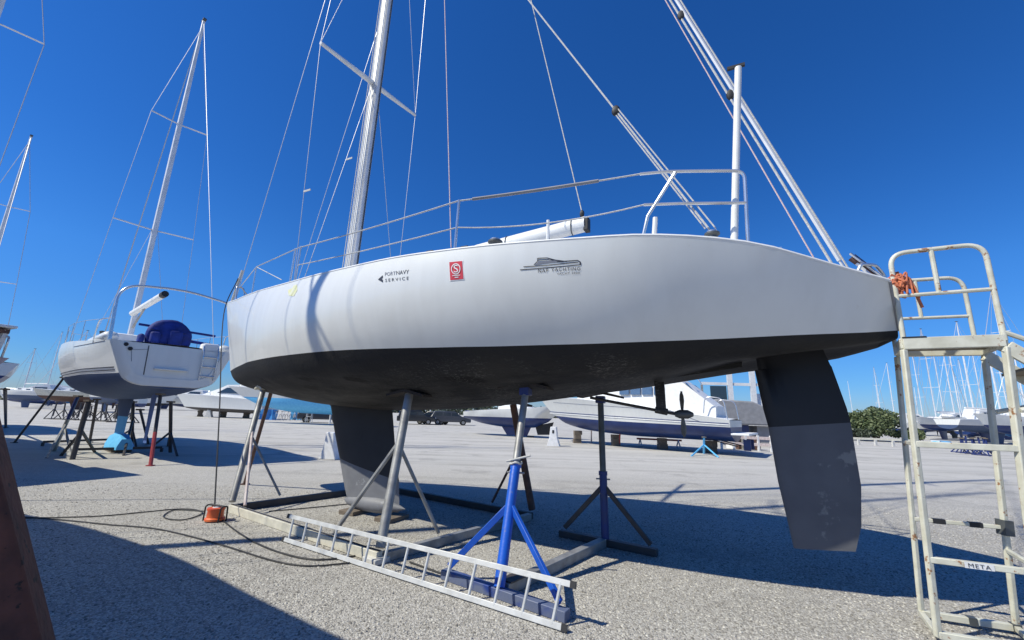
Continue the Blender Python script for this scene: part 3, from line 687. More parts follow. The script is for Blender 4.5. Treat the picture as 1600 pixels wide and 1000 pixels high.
shp += [poly([(.98, .50), (1.0, .50), (1.0, .68), (.98, .68)]), poly([(.50, .83), (.56, .80), (.59, .84), (.53, .88)]), poly([(.66, .70), (.73, .70), (.73, .77), (.64, .77)])]
shp += [place(text_mesh('NAP', 1.25), .31, .20, .17, .19), place(text_mesh('YACHTING', 1.25), .53, .22, .46, .19), place(text_mesh('YACHT 2000', 1.2), .62, .04, .36, .10)]
decal('yard_logo_print', box3, shp, 'ink')
decal('yard_logo_print', box3, [poly([(.25, .62), (.31, .78), (.60, .82), (.70, .72)])], 'greyink', .0035)
boxy = [(450, 446), (466, 444), (450, 464), (466, 462)]
decal('paint_patch', boxy, [poly([(.1, .1), (.6, 0), (.95, .45), (.9, 1), (.6, .95), (.5, .7), (.05, .6)])], 'yellow')
# hanging cable from the bow
def polyline(P, k=6):      # smooth curve through the points
    P = [np.array(p, float) for p in P]; Q = [2 * P[0] - P[1]] + P + [2 * P[-1] - P[-2]]; out = []
    for i in range(1, len(Q) - 2):
        for j in range(k):
            t = j / k; out.append(.5 * (2 * Q[i] + (Q[i + 1] - Q[i - 1]) * t + (2 * Q[i - 1] - 5 * Q[i] + 4 * Q[i + 1] - Q[i + 2]) * t * t + (3 * Q[i] - Q[i - 1] - 3 * Q[i + 1] + Q[i + 2]) * t**3))
    return out + [P[-1]]

# ================================================================== CRADLE, PROPS, LADDER UNDER THE YACHT
C1, C2 = G(360, 800), G(592, 880); C3 = G(831, 812)
d12 = C2 - C1; C4 = C3 - d12 * 1.02
CR = thing('steel_cradle', 'cream and grey steel cradle frame with four leaning posts round the yacht keel', 'boat cradle', (C1 + C3) / 2)
H_ = np.array([0, 0, .08])
def up(p, z): return np.array([p[0], p[1], z])
MB().beam(up(C1, .055), up(C2, .06), .08, .11).build('frame_beam', 'cream', CR, True, bevel=.006)
MB().beam(up(C1, .113), up(C2, .118), .03, .006).build('channel_slot', 'darksteel', CR, True)
for p, q in ((C1, C4), (C2, C3)):
    e = (q - p) / np.linalg.norm(q - p); MB().beam(up(p + e * .06, .052), up(q - e * .06, .052), .08, .10).build('frame_beam', 'darksteel' if p is C1 else 'greysteel', CR, True, bevel=.006)
MB().beam(up(C4, .053), up(C3, .053), .08, .10).build('frame_beam', 'darksteel', CR, True, bevel=.006)
dd = d12 / np.linalg.norm(d12)
MB().beam(up(C2 - dd * .16, .03), up(C2 + dd * .06, .03), .20, .06).build('beam_foot', 'concrete', CR, True, bevel=.01)
def pad(mb, top, n=(0, 0, 1), w=.34, h=.22):
    top = np.array(top); mb.prism([(-w / 2, -.02), (0, .05), (w / 2, -.02), (w / 2, -.05), (0, .01), (-w / 2, -.05)], top - BQ * h / 2, BA, np.array([0, 0, 1.0]), BQ * h); return mb
T1 = BW(2.01, .3, 1.90); T2 = BW(5.87, .9, 1.80); T3 = BW(6.55, -.85, 1.74); T4 = BW(2.6, -.6, 1.85)
for base, top, m, r in ((C1, T1, 'greysteel', .05), (C2, T2, 'greysteel', .055), (C3, T3, 'brownpole', .055), (C4, T4, 'brownpole', .05)):
    MB().tube([up(base, .15), top], r, 12).build('post', m, CR, True)
    MB().tube([top - (top - up(base, .15)) * .3, top + np.array([0, 0, .0])], r * .78, 10).build('post_extension', 'brownpole' if base is C2 else m, CR, True)
    p = MB(); pad(p, top + np.array([0, 0, .02]), w=.58 if base is not C1 else .20, h=.22); p.build('hull_pad', 'padwood' if base is not C1 else 'cream', CR, True)
def br(p, q, m='greysteel', r=.02): MB().tube([p, q], r, 8).build('brace', m, CR, True)
def on(a, b, t): return a + (b - a) * t
br(on(up(C1, .15), T1, .62), up(on(C1, C2, .12), .15), 'pinkpole', .022)
br(on(up(C1, .15), T1, .55), up(on(C1, C4, .26), .15))
br(on(up(C2, .15), T2, .66), up(on(C2, C1, .24), .16), 'greysteel', .026)
br(on(up(C2, .15), T2, .62), up(on(C2, C3, .30), .15), 'greysteel', .022)
br(on(up(C3, .15), T3, .6), up(on(C3, C4, .22), .15), 'brownpole')
br(on(up(C3, .15), T3, .55), up(on(C3, C2, .22), .15), 'brownpole')
for k, (px, py) in enumerate(((556, 801), (612, 812))):
    b = G(px, py); t = thing('keel_block', ('flat wooden block under the fore end of the grey keel', 'flat wooden block under the after end of the grey keel')[k], 'timber block', b, -PSI, 'timber blocks under the keel')
    MB().box((0, 0, .03), (.30, .42, .06)).build('plank', 'wood', t, bevel=.006)
# loose brown pole behind the bow post
bp0 = G(382, 757); t = thing('prop_pole', 'thin rusty brown pole leaning up to the bow of the white racing yacht', 'prop pole', bp0)
MB().tube([bp0, BW(1.72, -.06, 1.84)], .035, 8).build('pole', 'brownpole', t, True); MB().box(up(bp0, .01), (.14, .14, .02)).build('foot_plate', 'brownpole', t, True)

def tstand(label, bl, br_, top, lower, upper, beam_m, brace_m, split=.55, r=.052, rt=.04, back=None, padm='wood'):
    mid = (bl + br_) / 2; t = thing('boat_stand', label, 'boat stand', mid, 0, 'tall tee stands under the white racing yacht')
    MB().beam(up(bl, .042), up(br_, .042), .09, .084).build('base_beam', beam_m, t, True, bevel=.006)
    b = up(mid, .082); s = on(b, top, split)
    MB().tube([b, s], r, 14).build('post', lower, t, True)
    MB().tube([on(b, top, split - .05), top], rt, 12).build('inner_tube', upper, t, True)
    e = (br_ - bl) / np.linalg.norm(br_ - bl); ln = np.linalg.norm(br_ - bl)
    for sg in (-1, 1):
        MB().beam(on(b, top, .36), up(mid + e * sg * (ln / 2 - .07), .12), .035, .06).build('brace', brace_m, t, True, bevel=.004)
    MB().tube([s + np.array([-.09, .02, -.08]), s + np.array([.09, -.02, -.08])], .010, 8).build('locking_pin', 'greysteel', t, True)
    MB().tube([s + np.array([0, 0, -.03]), s + np.array([0, 0, .02])], r * 1.15, 14).build('collar', lower, t, True)
    MB().box(top + np.array([0, 0, .0]), (.12, .12, .10), -PSI).build('screw_head', 'navyst', t, True, bevel=.01)
    p = MB(); pad(p, top + np.array([0, 0, .07]), w=.60, h=.28); p.build('hull_pad', 'padwood', t, True)
    return t, b, s
bl_, br2 = G(693, 903), G(887, 972)
TS = BW(7.5, .8, 1.86)
st1, b1_, s1_ = tstand('bright blue stand with a pale grey inner tube behind the aluminium ladder', bl_, br2, TS, 'blue', 'greysteel', 'worn', 'blue', .56)
MB().tube([s1_ + np.array([-.1, 0, .03]), s1_ + np.array([.15, -.05, .10])], .012, 6).tube([s1_ + np.array([.06 * cos(a), .06 * sin(a), .02 + .01 * sin(3 * a)]) for a in np.linspace(0, 12, 30)], .012, 5).build('tied_rope', 'rope', st1, True)
fl_, fr_ = G(875, 838), G(1027, 870)
tstand('navy stand with a dark grey tube in the shade near the propeller', fl_, fr_, BW(8.03, -.6, 1.83), 'navyst', 'greendark', 'darksteel', 'darksteel', .45, .05, .042)
m1, m2 = (bl_ + br2) / 2, (fl_ + fr_) / 2; e = (m2 - m1) / np.linalg.norm(m2 - m1)
lb = thing('cross_beam', 'grey steel channel on the gravel joining the blue stand to the navy stand', 'steel beam', on(m1, m2, .5))
MB().beam(up(m1 + e * .07, .052), up(m2 - e * .07, .052), .10, .10).build('channel', 'greysteel', lb, True, bevel=.006)
MB().beam(up(m1 + e * .09, .110), up(m1 + e * .4, .110), .14, .012).build('end_plate', 'darksteel', lb, True)

# aluminium ladder on its edge
La, Lb = G(441, 846) + [0, 0, .03], G(886, 990) + [0, 0, .03]
Ua, Ub = AT(450, 806, La[1] + .10), AT(900, 915, Lb[1] + .06)
LD = thing('ladder', 'long aluminium ladder lying on its edge along the foot of the blue stand', 'ladder', (La + Lb) / 2)
for p, q in ((La, Lb), (Ua, Ub)): MB().beam(p, q, .022, .046, up=Ua - La).build('rail', 'ladder', LD, True, bevel=.004)
for k in range(14):
    t = .032 + k * (.935 / 13); MB().tube([on(La, Lb, t), on(Ua, Ub, t)], .0135, 8).build('rung', 'ladder', LD, True)

for p, q in ((La, Lb), (Lb, La), (Ua, Ub), (Ub, Ua)): MB().beam(p, on(p, q, .012), .026, .050, up=Ua - La).build('end_cap', 'blackrub', LD, True)

# orange reel with its cables
ob = G(335, 814); OB = thing('cable_reel', 'small orange red cable reel with black handles on the gravel by the cream frame corner', 'cable reel', ob, R(-20))
MB().lathe([(.10, 0), (.125, .01), (.125, .035), (.105, .05), (.10, .13), (.112, .15), (.11, .17), (.03, .175)], (0, 0, .005), 18).build('drum', 'orange', OB)
for s in (-1, 1): MB().tube(arc([(s * .145, -.06, .0), (s * .15, -.05, .2), (s * .15, .05, .2), (s * .145, .06, 0)]), .011, 6).build('handle_frame', 'blackrub', OB)
MB().tube([(-.15, 0, .2), (0, 0, .205), (.15, 0, .2)], .012, 6).build('handle', 'blackrub', OB)
MB().lathe([(.05, .175), (.05, .182)], (0, 0, .002), 12).build('label_disc', 'whitetag', OB)
def cable(name, label, pts, r=.008, m='blackrub', z=.012): 
    o = MB().tube(polyline([up(G(*p), z) for p in pts], 8), r, 6).build(name, m); return tag(o, label, 'cable', 'cables on the gravel')
cable('ground_cable', 'long black cable running from the dark hull shade towards the ladder', [(36, 809), (100, 814), (168, 821), (245, 828), (332, 849), (423, 877), (480, 886), (540, 882), (600, 874)])
cable('ground_cable', 'looped black cable lying beside the orange reel', [(36, 811), (150, 808), (230, 801), (270, 797), (300, 797), (316, 803), (290, 813), (262, 812), (256, 806), (275, 798), (318, 800)], .008)
cable('ground_cable', 'black cable running from the orange reel under the ladder', [(347, 814), (370, 832), (400, 850), (440, 866), (490, 876), (545, 872), (585, 862)], .009)
cable('ground_cable', 'thin cable lying straight across the gravel under the cradle', [(420, 800), (480, 795), (540, 789), (560, 788)], .008)
cable('ground_cable', 'thin black cable lying on the gravel between the two tee stands', [(640, 880), (690, 898), (720, 905)], .009)
top = BW(.2, .05, 4.3); hp = [top, BW(.0, .1, 3.5), AT(343, 640, 7.3), up(ob, .0) + np.array([-.03, 0, .18])]
tag(MB().tube(polyline(hp, 8), .010, 6).build('hanging_cable', 'blackrub'), 'dark cable hanging from the yacht bow down to the orange reel', 'cable')

# ================================================================== MOBILE BOARDING STEPS
LR, RR = G(1441, 968), G(1590, 992); LF = G(1467, 1003); RF = RR + (LF - LR)
ST = thing('boarding_steps', 'pale yellow steel boarding steps with railed platform at the yacht stern', 'boarding steps', (LR + RF) / 2)
PZ = 2.30
tLR, tRR = AT(1400, 549, LR[1] - .02), AT(1537, 548, RR[1] - .04); tLF, tRF = AT(1413, 553, LF[1] - .05), AT(1572, 540, RF[1] - .12)
for a in (tLR, tRR, tLF, tRF): a[2] = PZ - .05
tRF = tRF + np.array([.0, 0, 0])
for b, t, r in ((LR, tLR, .024), (RR, tRR, .026), (LF, tLF, .028), (RF, tRF, .032)):
    MB().beam(up(b, .03), t, r * 1.5, r * 1.5).build('post', 'steps', ST, True, bevel=.008)
def bar(p, q, r=.02, m='steps', name='cross_bar', sq=True):
    return (MB().beam(p, q, r * 2, r * 2) if sq else MB().tube([p, q], r, 10)).build(name, m, ST, True, bevel=.005 if sq else 0)
def pz(b, t, z): return b + (t - b) * ((z - b[2]) / (t[2] - b[2]))
bar(up(LR, .05), up(RR, .05), .025); bar(up(LF, .05), up(RF, .05), .025); bar(up(LR, .05), up(LF, .05)); bar(up(RR, .05), up(RF, .05))
zf = .74
rb1 = bar(pz(LR, tLR, .80), pz(RR, tRR, .80), .016)
fb = bar(pz(LF, tLF, .58), pz(RF, tRF, .58), .022)
bar(pz(LF, tLF, 1.46), pz(RF, tRF, 1.46), .024); bar(pz(LF, tLF, 1.46), pz(LR, tLR, 1.46), .016); bar(pz(RF, tRF, .62), pz(RR, tRR, .62), .016)
MB().beam(pz(RR, tRR, .86), pz(RR, tRR, .74), .075, .075).build('clamp', 'greendark', ST, True); 
q1, q2 = pz(LR, tLR, .80), pz(RR, tRR, .80)
for t in (.22, .62): MB().beam(on(q1, q2, t), on(q1, q2, t + .14), .040, .040).build('black_tape', 'blackrub', ST, True)
q1, q2 = up(LR, .05), up(RR, .05)
for t in (.5, .95): MB().beam(on(q1, q2, t), on(q1, q2, t + .09), .060, .060).build('clamp', 'greendark', ST, True)
# sticker with the word on the front bar
p0, p1 = pz(LF, tLF, .58), pz(RF, tRF, .58); ex = (p1 - p0) / np.linalg.norm(p1 - p0); ez = np.array([0, 0, 1.0]); ey = np.cross(ez, ex)
Vt, Ft = text_mesh('META', 1.15)
def sticker(x0, wd, ht):
    o = p0 + ex * x0 - ey * .026 - ez * ht / 2
    MB().add([o, o + ex * wd, o + ex * wd + ez * ht, o + ez * ht], [(0, 1, 2, 3)]).build('name_label', 'meta', ST, True, smooth=False, recalc=False)
    MB().add([o + ex * (wd * .12 + x * wd * .76) + ez * (ht * .18 + y * ht * .64) - ey * .004 for x, y in Vt], Ft).build('name_lettering', 'ink', ST, True, smooth=False, recalc=False)
sticker(.20, .17, .045)
# platform: frame and boards
eL, eR = np.array(tLR), np.array(tRR)
a0, a1, a2, a3 = tLF, tRF, tRR, tLR
for p, q in ((a0, a1), (a3, a2)): MB().beam(up(p, PZ), up(q, PZ), .04, .10).build('platform_edge', 'steps', ST, True, bevel=.005)
for p, q in ((a0, a3), (a1, a2)): MB().beam(up(p, PZ + .003), up(q, PZ + .003), .036, .09).build('platform_edge', 'steps', ST, True, bevel=.005)
for k in range(5):
    t0 = .12 + k * .165; MB().beam(up(on(a0, a3, t0), PZ + .006), up(on(a1, a2, t0), PZ + .006), .075, .03).build('platform_board', 'plank', ST, True, bevel=.004)
MB().beam(up(a0, PZ + .052), up(on(a0, a1, .25), PZ + .052), .046, .012).build('black_tape', 'blackrub', ST, True)
# guard rails
def Z(p, z): return np.array([p[0], p[1], z])
def rail(A, B, h, r, mid, st, la=(0, 0, 0)):
    A, B = np.array(A), np.array(B)
    g = MB().tube(arc([Z(A, PZ), Z(A, PZ + h), Z(B, PZ + h), Z(B, PZ)], 8, .13), r, 10).build('guard_rail', 'steps', ST, True)
    MB().tube([Z(A, PZ + mid), Z(B, PZ + mid)], r * .85, 8).build('rail_bar', 'steps', g, True)
    s = on(A, B, st); MB().tube([Z(s, PZ + mid), Z(s, PZ + h)], r * .9, 8).build('rail_post', 'steps', g, True)
tl, tr = AT(1399, 412, LF[1] - .05), AT(1553, 391, RF[1] - .12)
rail(Z(tLF, 0) + [.015, 0, 0], Z(tRF, 0), .83, .020, .43, .46)
rail(Z(tLR, 0), Z(on(tLR, tRR, .93), 0), .70, .018, .32, .40)
# stair flight down to the far side
fx = (Z(tRF, 0) - Z(tLF, 0)); fx /= np.linalg.norm(fx)
for p in (tRF, tRR):
    f0, f1 = Z(p, PZ - .05), Z(p, 0) + fx * 2.35 + np.array([0, 0, .05])
    MB().beam(f0, f1, .035, .10).build('stringer', 'steps', ST, True, bevel=.004)
    MB().tube([f0 + [0, 0, .12], f1 + [0, 0, .95]], .02, 8).build('hand_rail', 'steps', ST, True)
    MB().tube([Z(p, PZ - .55), Z(p, PZ - .55) + fx * .5 + np.array([0, 0, .12])], .02, 8).build('brace', 'steps', ST, True)
for k in range(7):
    t = (k + .6) / 7.4; A = on(Z(tRF, PZ - .05), Z(tRF, 0) + fx * 2.35 + np.array([0, 0, .05]), t); B = on(Z(tRR, PZ - .05), Z(tRR, 0) + fx * 2.35 + np.array([0, 0, .05]), t)
    MB().prism([(-.11, -.012), (.11, -.012), (.11, .012), (-.11, .012)], A, fx, np.array([0, 0, 1.0]), B - A).build('tread', 'plank', ST, True)
# orange rope knotted round the rail post
OR = thing('orange_rope', 'frayed orange rope knotted round the step rail by the yacht stern', 'rope', AT(1401, 440, LF[1] - .05))
oc = AT(1401, 440, LF[1] - .06)
kn = MB()
pts = []
for i in range(60):
    pts.append(oc + np.array([RNG.normal() * .028 + .05 * max(0, sin(i * .4)) , RNG.normal() * .025, RNG.normal() * .055 - .01]))
kn.tube(polyline(pts, 3), .011, 6); kn.build('knot', 'orangerope', OR, True)
MB().tube(polyline([oc + [0, 0, -.02], oc + [.09, -.02, .03], oc + [.13, -.02, -.10], oc + [.17, -.02, -.24]]), .012, 6).build('loose_end', 'orangerope', OR, True)
MB().tube(polyline([oc + [0, 0, .06], oc + [-.08, .1, .02], BW(10.85, .55, 2.95)]), .010, 6).build('loose_end', 'orangerope', OR, True)
for k in range(3): MB().tube(polyline([oc + [.02, -.03, .02], oc + [.06 + .02 * k, -.04, .07 - .05 * k], oc + [.03 + .05 * k, -.05, -.12 - .02 * k]]), .009, 5).build('loose_end', 'orangerope', OR, True)

# ================================================================== OTHER BOATS
def lines(L, B, tr, sb, sm, ss, wl, zb, zs, wlb=.86, bulge=.06, rake=.06, zbow=None):
    b = pchip([0, .05 * L, .15 * L, .3 * L, .5 * L, .65 * L, .85 * L, L], [.02, .13 * B, .27 * B, .41 * B, .49 * B, .5 * B, .45 * B, tr])
    sh = pchip([0, .3 * L, .6 * L, L], [sb, sm + .3 * (sb - sm), sm, ss])
    u0 = rake * L
    bw = pchip([u0, u0 + .06 * L, .25 * L, .5 * L, .75 * L, L], [.015, .09 * B, .31 * B, .49 * B * wlb, .49 * B * wlb, tr * wlb * .92])
    ww = pchip([u0, L], [wl + .06, wl + .02])
    z = pchip([u0, u0 + .03 * L, u0 + .10 * L, .3 * L, .55 * L, .8 * L, L], [wl + .05, wl - .25 * (wl - zb), wl - .6 * (wl - zb), zb + .08 * (wl - zb), zb, zb + .25 * (wl - zb), zs])
    return Hull((0, L), (u0, L + .02), (u0, L + .05), b, sh, bw, ww, z, bulge)
def heading(az): return math.atan2(-cos(az), -sin(az))     # local x runs from bow to stern
def rig(t, u, z0, z1, r=.09, rake=.02, spr=((.36, 1.0), (.68, .75)), boom=None, stern=None, bow=None, wires=True, n=8, m='alloy', wr=.008):
    mu = lambda z: u + (z - z0) * rake
    mast = MB().tube([(mu(z0), 0, z0), (mu(z0 + .6 * (z1 - z0)), 0, z0 + .6 * (z1 - z0)), (mu(z1), 0, z1)], [r, r, r * .6], n).build('mast', m, t)
    for f, s in spr:
        z = z0 + f * (z1 - z0)
        for sg in (1, -1): MB().tube([(mu(z), 0, z), (mu(z) + .08, sg * s, z + .03)], r * .3, 5).build('spreader', m, mast)
    MB().box((mu(z1), 0, z1 + .05), (.3, .12, .06)).build('mast_head', 'greendark', mast)
    if wires:
        for sg in (1, -1):
            pts = [(u + .1, sg * (spr[0][1] + .25) if spr else sg * 1.2, z0)] + [(mu(z0 + f * (z1 - z0)) + .08, sg * s, z0 + f * (z1 - z0)) for f, s in spr] + [(mu(z1), 0, z1 - .3)]
            MB().tube(pts, wr, 4).build('shroud', 'wire', t)
            MB().tube([(u + .2, sg * 1.0, z0), (mu(z0 + .34 * (z1 - z0)), 0, z0 + .34 * (z1 - z0))], wr * .8, 4).build('shroud', 'wire', t)
        if stern is not None: MB().tube([(mu(z1), 0, z1), stern], wr, 4).build('backstay', 'wire', t)
        if bow is not None: MB().tube([(mu(z1), 0, z1), bow], wr * 2.2, 4).build('forestay', 'wire', t)
    if boom: 
        bm = MB().tube([(mu(z0 + 1.0), 0, z0 + .95), boom], .085, 8).build('boom', 'deck', t)
    return mast
def cabin(t, H, u0, u1, h, w=.62, m='deck', win=None):
    rows = []
    for k, (f, hh) in enumerate(((0, .03), (.16, .8), (.5, 1), (.92, 1.05), (1, .95))):
        u = u0 + (u1 - u0) * f; z = float(H.sh(u)) - .02; b = float(H.b(u)) * w
        rows.append([(u, -b, z), (u, -b * .93, z + h * hh * .8), (u, -b * .7, z + h * hh), (u, b * .7, z + h * hh), (u, b * .93, z + h * hh * .8), (u, b, z)])
    mb = MB(); mb.grid(rows); mb.add(rows[-1], [(0, 1, 2, 3, 4, 5)]); c = mb.build('cabin', m, t, angle=30)
    if win:
        for sg in (1, -1):
            for a, b_ in win:
                q = []
                for u, k in ((a, .3), (b_, .3), (b_, .68), (a, .68)):
                    z = float(H.sh(u)) - .02; b = float(H.b(u)) * w; q.append((u, sg * (b * (1 - .07 * k / .8) + .012), z + h * k))
                MB().add(q, [(0, 1, 2, 3)]).build('window', 'glass', c, smooth=False)
    return c
def fin(t, u, z0, chord, tip, m='black', bulb=False, zt=.05):
    k = MB(); foil(k, [((u, z0), (u + chord, z0), 0, 1), ((u + chord * .25, zt), (u + chord * .25 + tip, zt), 0, 1)], .12, 8); return k.build('keel', m, t, angle=45)
def blade(t, u, z0, z1, chord, m): 
    k = MB(); foil(k, [((u, z0), (u + chord, z0 + .04), 0, 1), ((u + .12, z1), (u + chord * .75, z1), 0, 1)], .12, 8); return k.build('rudder', m, t, angle=45)

# ---- white cruising yacht seen from astern
Lb_ = 12.2; az = R(-51.5); hd = np.array([sin(az), cos(az), 0])
stern_c = np.array([-9.30, 11.75, 0]); bow_c = stern_c + hd * Lb_
CY = thing('cruising_yacht', 'white cruising yacht seen from astern with navy wheel cover and steel stern arch', 'sailing yacht', bow_c, heading(az))
HC = lines(Lb_, 3.45, 1.40, 3.75, 3.35, 3.10, 2.27, 1.62, 1.92, wlb=.84, bulge=.10)
HC.zb = pchip([.7, 1.2, 2.5, 4.5, 7, 9.5, 12.25], [2.38, 2.2, 1.9, 1.7, 1.62, 1.68, 1.95])
HC.meshes(CY, nt=50, nf=10, nb=12, mats=('gel', 'bluebot', 'deck'))
for z, m in ((2.44, 'ink'), (2.37, 'ink'), (3.10, 'greyink')):
    for sg in (1, -1):
        pts = [(u, sg * -(HC.side(u, z) + .004), z) for u in (np.linspace(2.5, 12.0, 24) if z < 3 else np.linspace(9.0, 11.8, 8))]
        MB().tube(pts, .014 if z < 3 else .01, 4).build('hull_stripe', m, CY)
# stern: broad curved rim round a recessed transom
sec = [HC.top(1, f) for f in np.linspace(0, 1, 8)] + [HC.bot(1, f) for f in np.linspace(.12, .55, 6)]
P = [(v, w) for u, v, w in sec]; ring_o = P + [(-v, w) for v, w in P[::-1]]
zt0 = ring_o[0][1]; rm = MB(); rows = [[], [], [], []]
for v, w in ring_o:
    k = .82; vi, wi = v * k, zt0 + .02 - (zt0 + .02 - w) * .80
    rows[0].append((Lb_ + .02, v, w)); rows[1].append((Lb_ + .09, v * .97, w + .02)); rows[2].append((Lb_ + .10, vi, wi)); rows[3].append((Lb_ + .06, vi * .99, wi))
rm.grid(rows); rm.build('stern_rim', 'gel', CY, angle=60)
ip = [(v * .82, zt0 + .02 - (zt0 + .02 - w) * .80) for v, w in ring_o]
MB().add([(Lb_ + .075, v, w) for v, w in ip], [tuple(range(len(ip)))]).build('transom_panel', 'gel', CY, smooth=False)
MB().box((Lb_ + .10, -.05, 2.46), (.10, .75, .05)).build('transom_step', 'gel', CY, bevel=.02)
MB().tube([(Lb_ + .08, -.62, 3.05), (Lb_ + .08, -.60, 2.28)], .012, 5).build('panel_joint', 'greendark', CY)
MB().tube([(Lb_ + .08, -.62, 2.95), (Lb_ + .08, -.95, 2.90), (Lb_ + .08, -.9, 2.6)], .006, 4).build('panel_joint', 'greyink', CY)
for y in (.62, .98): MB().tube(arc([(Lb_ + .10, y, 2.25), (Lb_ + .15, y, 2.95), (Lb_ + .0, y, 3.32)]), .022, 6).build('boarding_ladder', 'stain', CY)
for z in (2.35, 2.62, 2.9): MB().tube([(Lb_ + .12, .62, z), (Lb_ + .12, .98, z)], .018, 6).build('ladder_rung', 'stain', CY)
MB().box((Lb_ - .1, .8, 3.16), (.35, .42, .3)).build('helm_seat', 'deck', CY, bevel=.06)
for y in (-.98, -1.08): MB().lathe([(.05, 0), (.05, .03)], (Lb_ + .075, y, 2.92 - (y + .98)), 10, 'x').build('deck_fitting', 'blackrub', CY)
for sg in (1, -1): MB().box((10.5, sg * 1.32, 3.24), (2.6, .34, .26)).build('coaming', 'gel', CY, bevel=.12)
cabin(CY, HC, 4.2, 8.9, .42, win=((6.2, 7.4), (7.6, 8.4)))
wc = MB(); wc.lathe([(.02, -.09), (.50, -.08), (.56, -.03), (.56, .05), (.49, .10), (.02, .12)], (11.25, -.02, 3.42), 28, 'x'); wc.v = [(x + .022 * sin(10 * y + 4 * z) + .018 * sin(17 * z - 7 * y), y * (1 + .02 * sin(7 * z)), z + .012 * sin(13 * y)) for x, y, z in wc.v]; wc.build('wheel_cover', 'navy', CY, angle=60)
for z_ in (3.25, 3.6): MB().tube([(11.36 + .015 * sin(9 * y_), y_, z_) for y_ in np.linspace(-.48, .44, 9)], .010, 5).build('cover_lashing', 'ink', CY)
for y, w_, z0, z1 in ((-.36, .24, 2.98, 3.55), (.10, .34, 2.95, 3.66), (-.66, .14, 3.1, 3.45)): MB().box((11.36, y, (z0 + z1) / 2), (.22, w_, z1 - z0)).build('pedestal_cover', 'navy', CY, bevel=.06)
MB().tube([(11.1, -.72, 3.74), (11.2, 1.15, 3.68)], .035, 8).build('covered_bar', 'navy', CY); MB().tube([(11.1, .3, 3.45), (11.3, 1.05, 3.38)], .045, 8).build('covered_bar', 'navy', CY)
archp = [(12.0, -1.36, 3.1), (11.9, -1.42, 4.62), (11.8, 0, 4.82), (11.9, 1.42, 4.62), (12.0, 1.36, 3.1)]
MB().tube(arc(archp, 8), .033, 10).build('stern_arch', 'stain', CY)
for sg in (1, -1):
    MB().tube([(12.0, sg * 1.38, 3.1), (11.96, sg * 1.42, 4.0)], .03, 8).build('rail_post', 'stain', CY)
    MB().tube(arc([(12.0, sg * 1.40, 3.7), (10.9, sg * 1.52, 3.75), (10.8, sg * 1.52, 3.1)]), .016, 6).build('push_pit', 'stain', CY)
    for u in (9.2, 7.6, 6.0, 4.4, 2.8): MB().tube([(u, sg * (float(HC.b(u)) - .06), float(HC.sh(u))), (u, sg * (float(HC.b(u)) - .06), float(HC.sh(u)) + .62)], .013, 5).build('stanchion', 'stain', CY)
    MB().tube([(10.9, sg * 1.52, 3.75)] + [(u, sg * (float(HC.b(u)) - .06), float(HC.sh(u)) + .62) for u in (9.2, 7.6, 6, 4.4, 2.8, .6)], .007, 4).build('lifeline', 'wire', CY)
    MB().lathe([(.08, 0), (.05, .06), (.07, .14), (.02, .16)], (10.3, sg * 1.32, 3.36), 10).build('winch', 'greendark', CY)
MB().box((12.0, 1.5, 4.0), (.1, .3, .08)).build('horseshoe_light', 'whitetag', CY)
rig(CY, 5.9, 3.75, 18.0, r=.095, rake=.022, spr=((.31, 1.25), (.64, .95)), stern=(12.1, .9, 3.2), bow=(.2, 0, 3.8), wr=.009)
bA, bB = AT(207, 490, 15.4), AT(255, 461, 13.6); bmC = MB().tube([bA, bB], .10, 10).build('boom', 'deck', CY, True); MB().tube([on(bA, bB, .98), on(bA, bB, 1.06)], .105, 10).build('boom_end', 'blackrub', bmC, True)
MB().tube([AT(207, 512, 15.4), on(bA, bB, .5)], .035, 6).build('boom_vang', 'greysteel', CY, True)
ku = 7.1
k = MB(); foil(k, [((ku - .2, 1.75), (ku + 1.5, 1.72), 0, 1), ((ku + .08, 1.12), (ku + 1.28, 1.12), 0, .8), ((ku + .09, 1.10), (ku + 1.27, 1.10), 0, .8), ((ku + .15, .45), (ku + 1.2, .45), 0, .9)], .2, 10, split=2)
k.build('keel', ['bluebot', 'sky'], CY, angle=45)
kb2 = MB(); rows = []
for u, hw, zt in ((ku - .35, .05, .22), (ku - .1, .2, .32), (ku + .5, .30, .42), (ku + 1.3, .30, .42), (ku + 1.7, .2, .3)):
    rows.append([(u, -hw, .10), (u, -hw * .98, .2), (u, -.11, zt + .12), (u, .11, zt + .12), (u, hw * .98, .2), (u, hw, .10)])
kb2.grid(rows); kb2.add(rows[0], [tuple(range(6))]); kb2.add(rows[-1], [tuple(range(6))]); kb2.build('keel_bulb', 'sky', CY, angle=35)
MB().beam((ku, 0, .05), (ku + 1.4, 0, .05), .5, .09).build('keel_block', 'wood', CY)
blade(CY, 10.7, 1.85, .45, .55, 'violet')

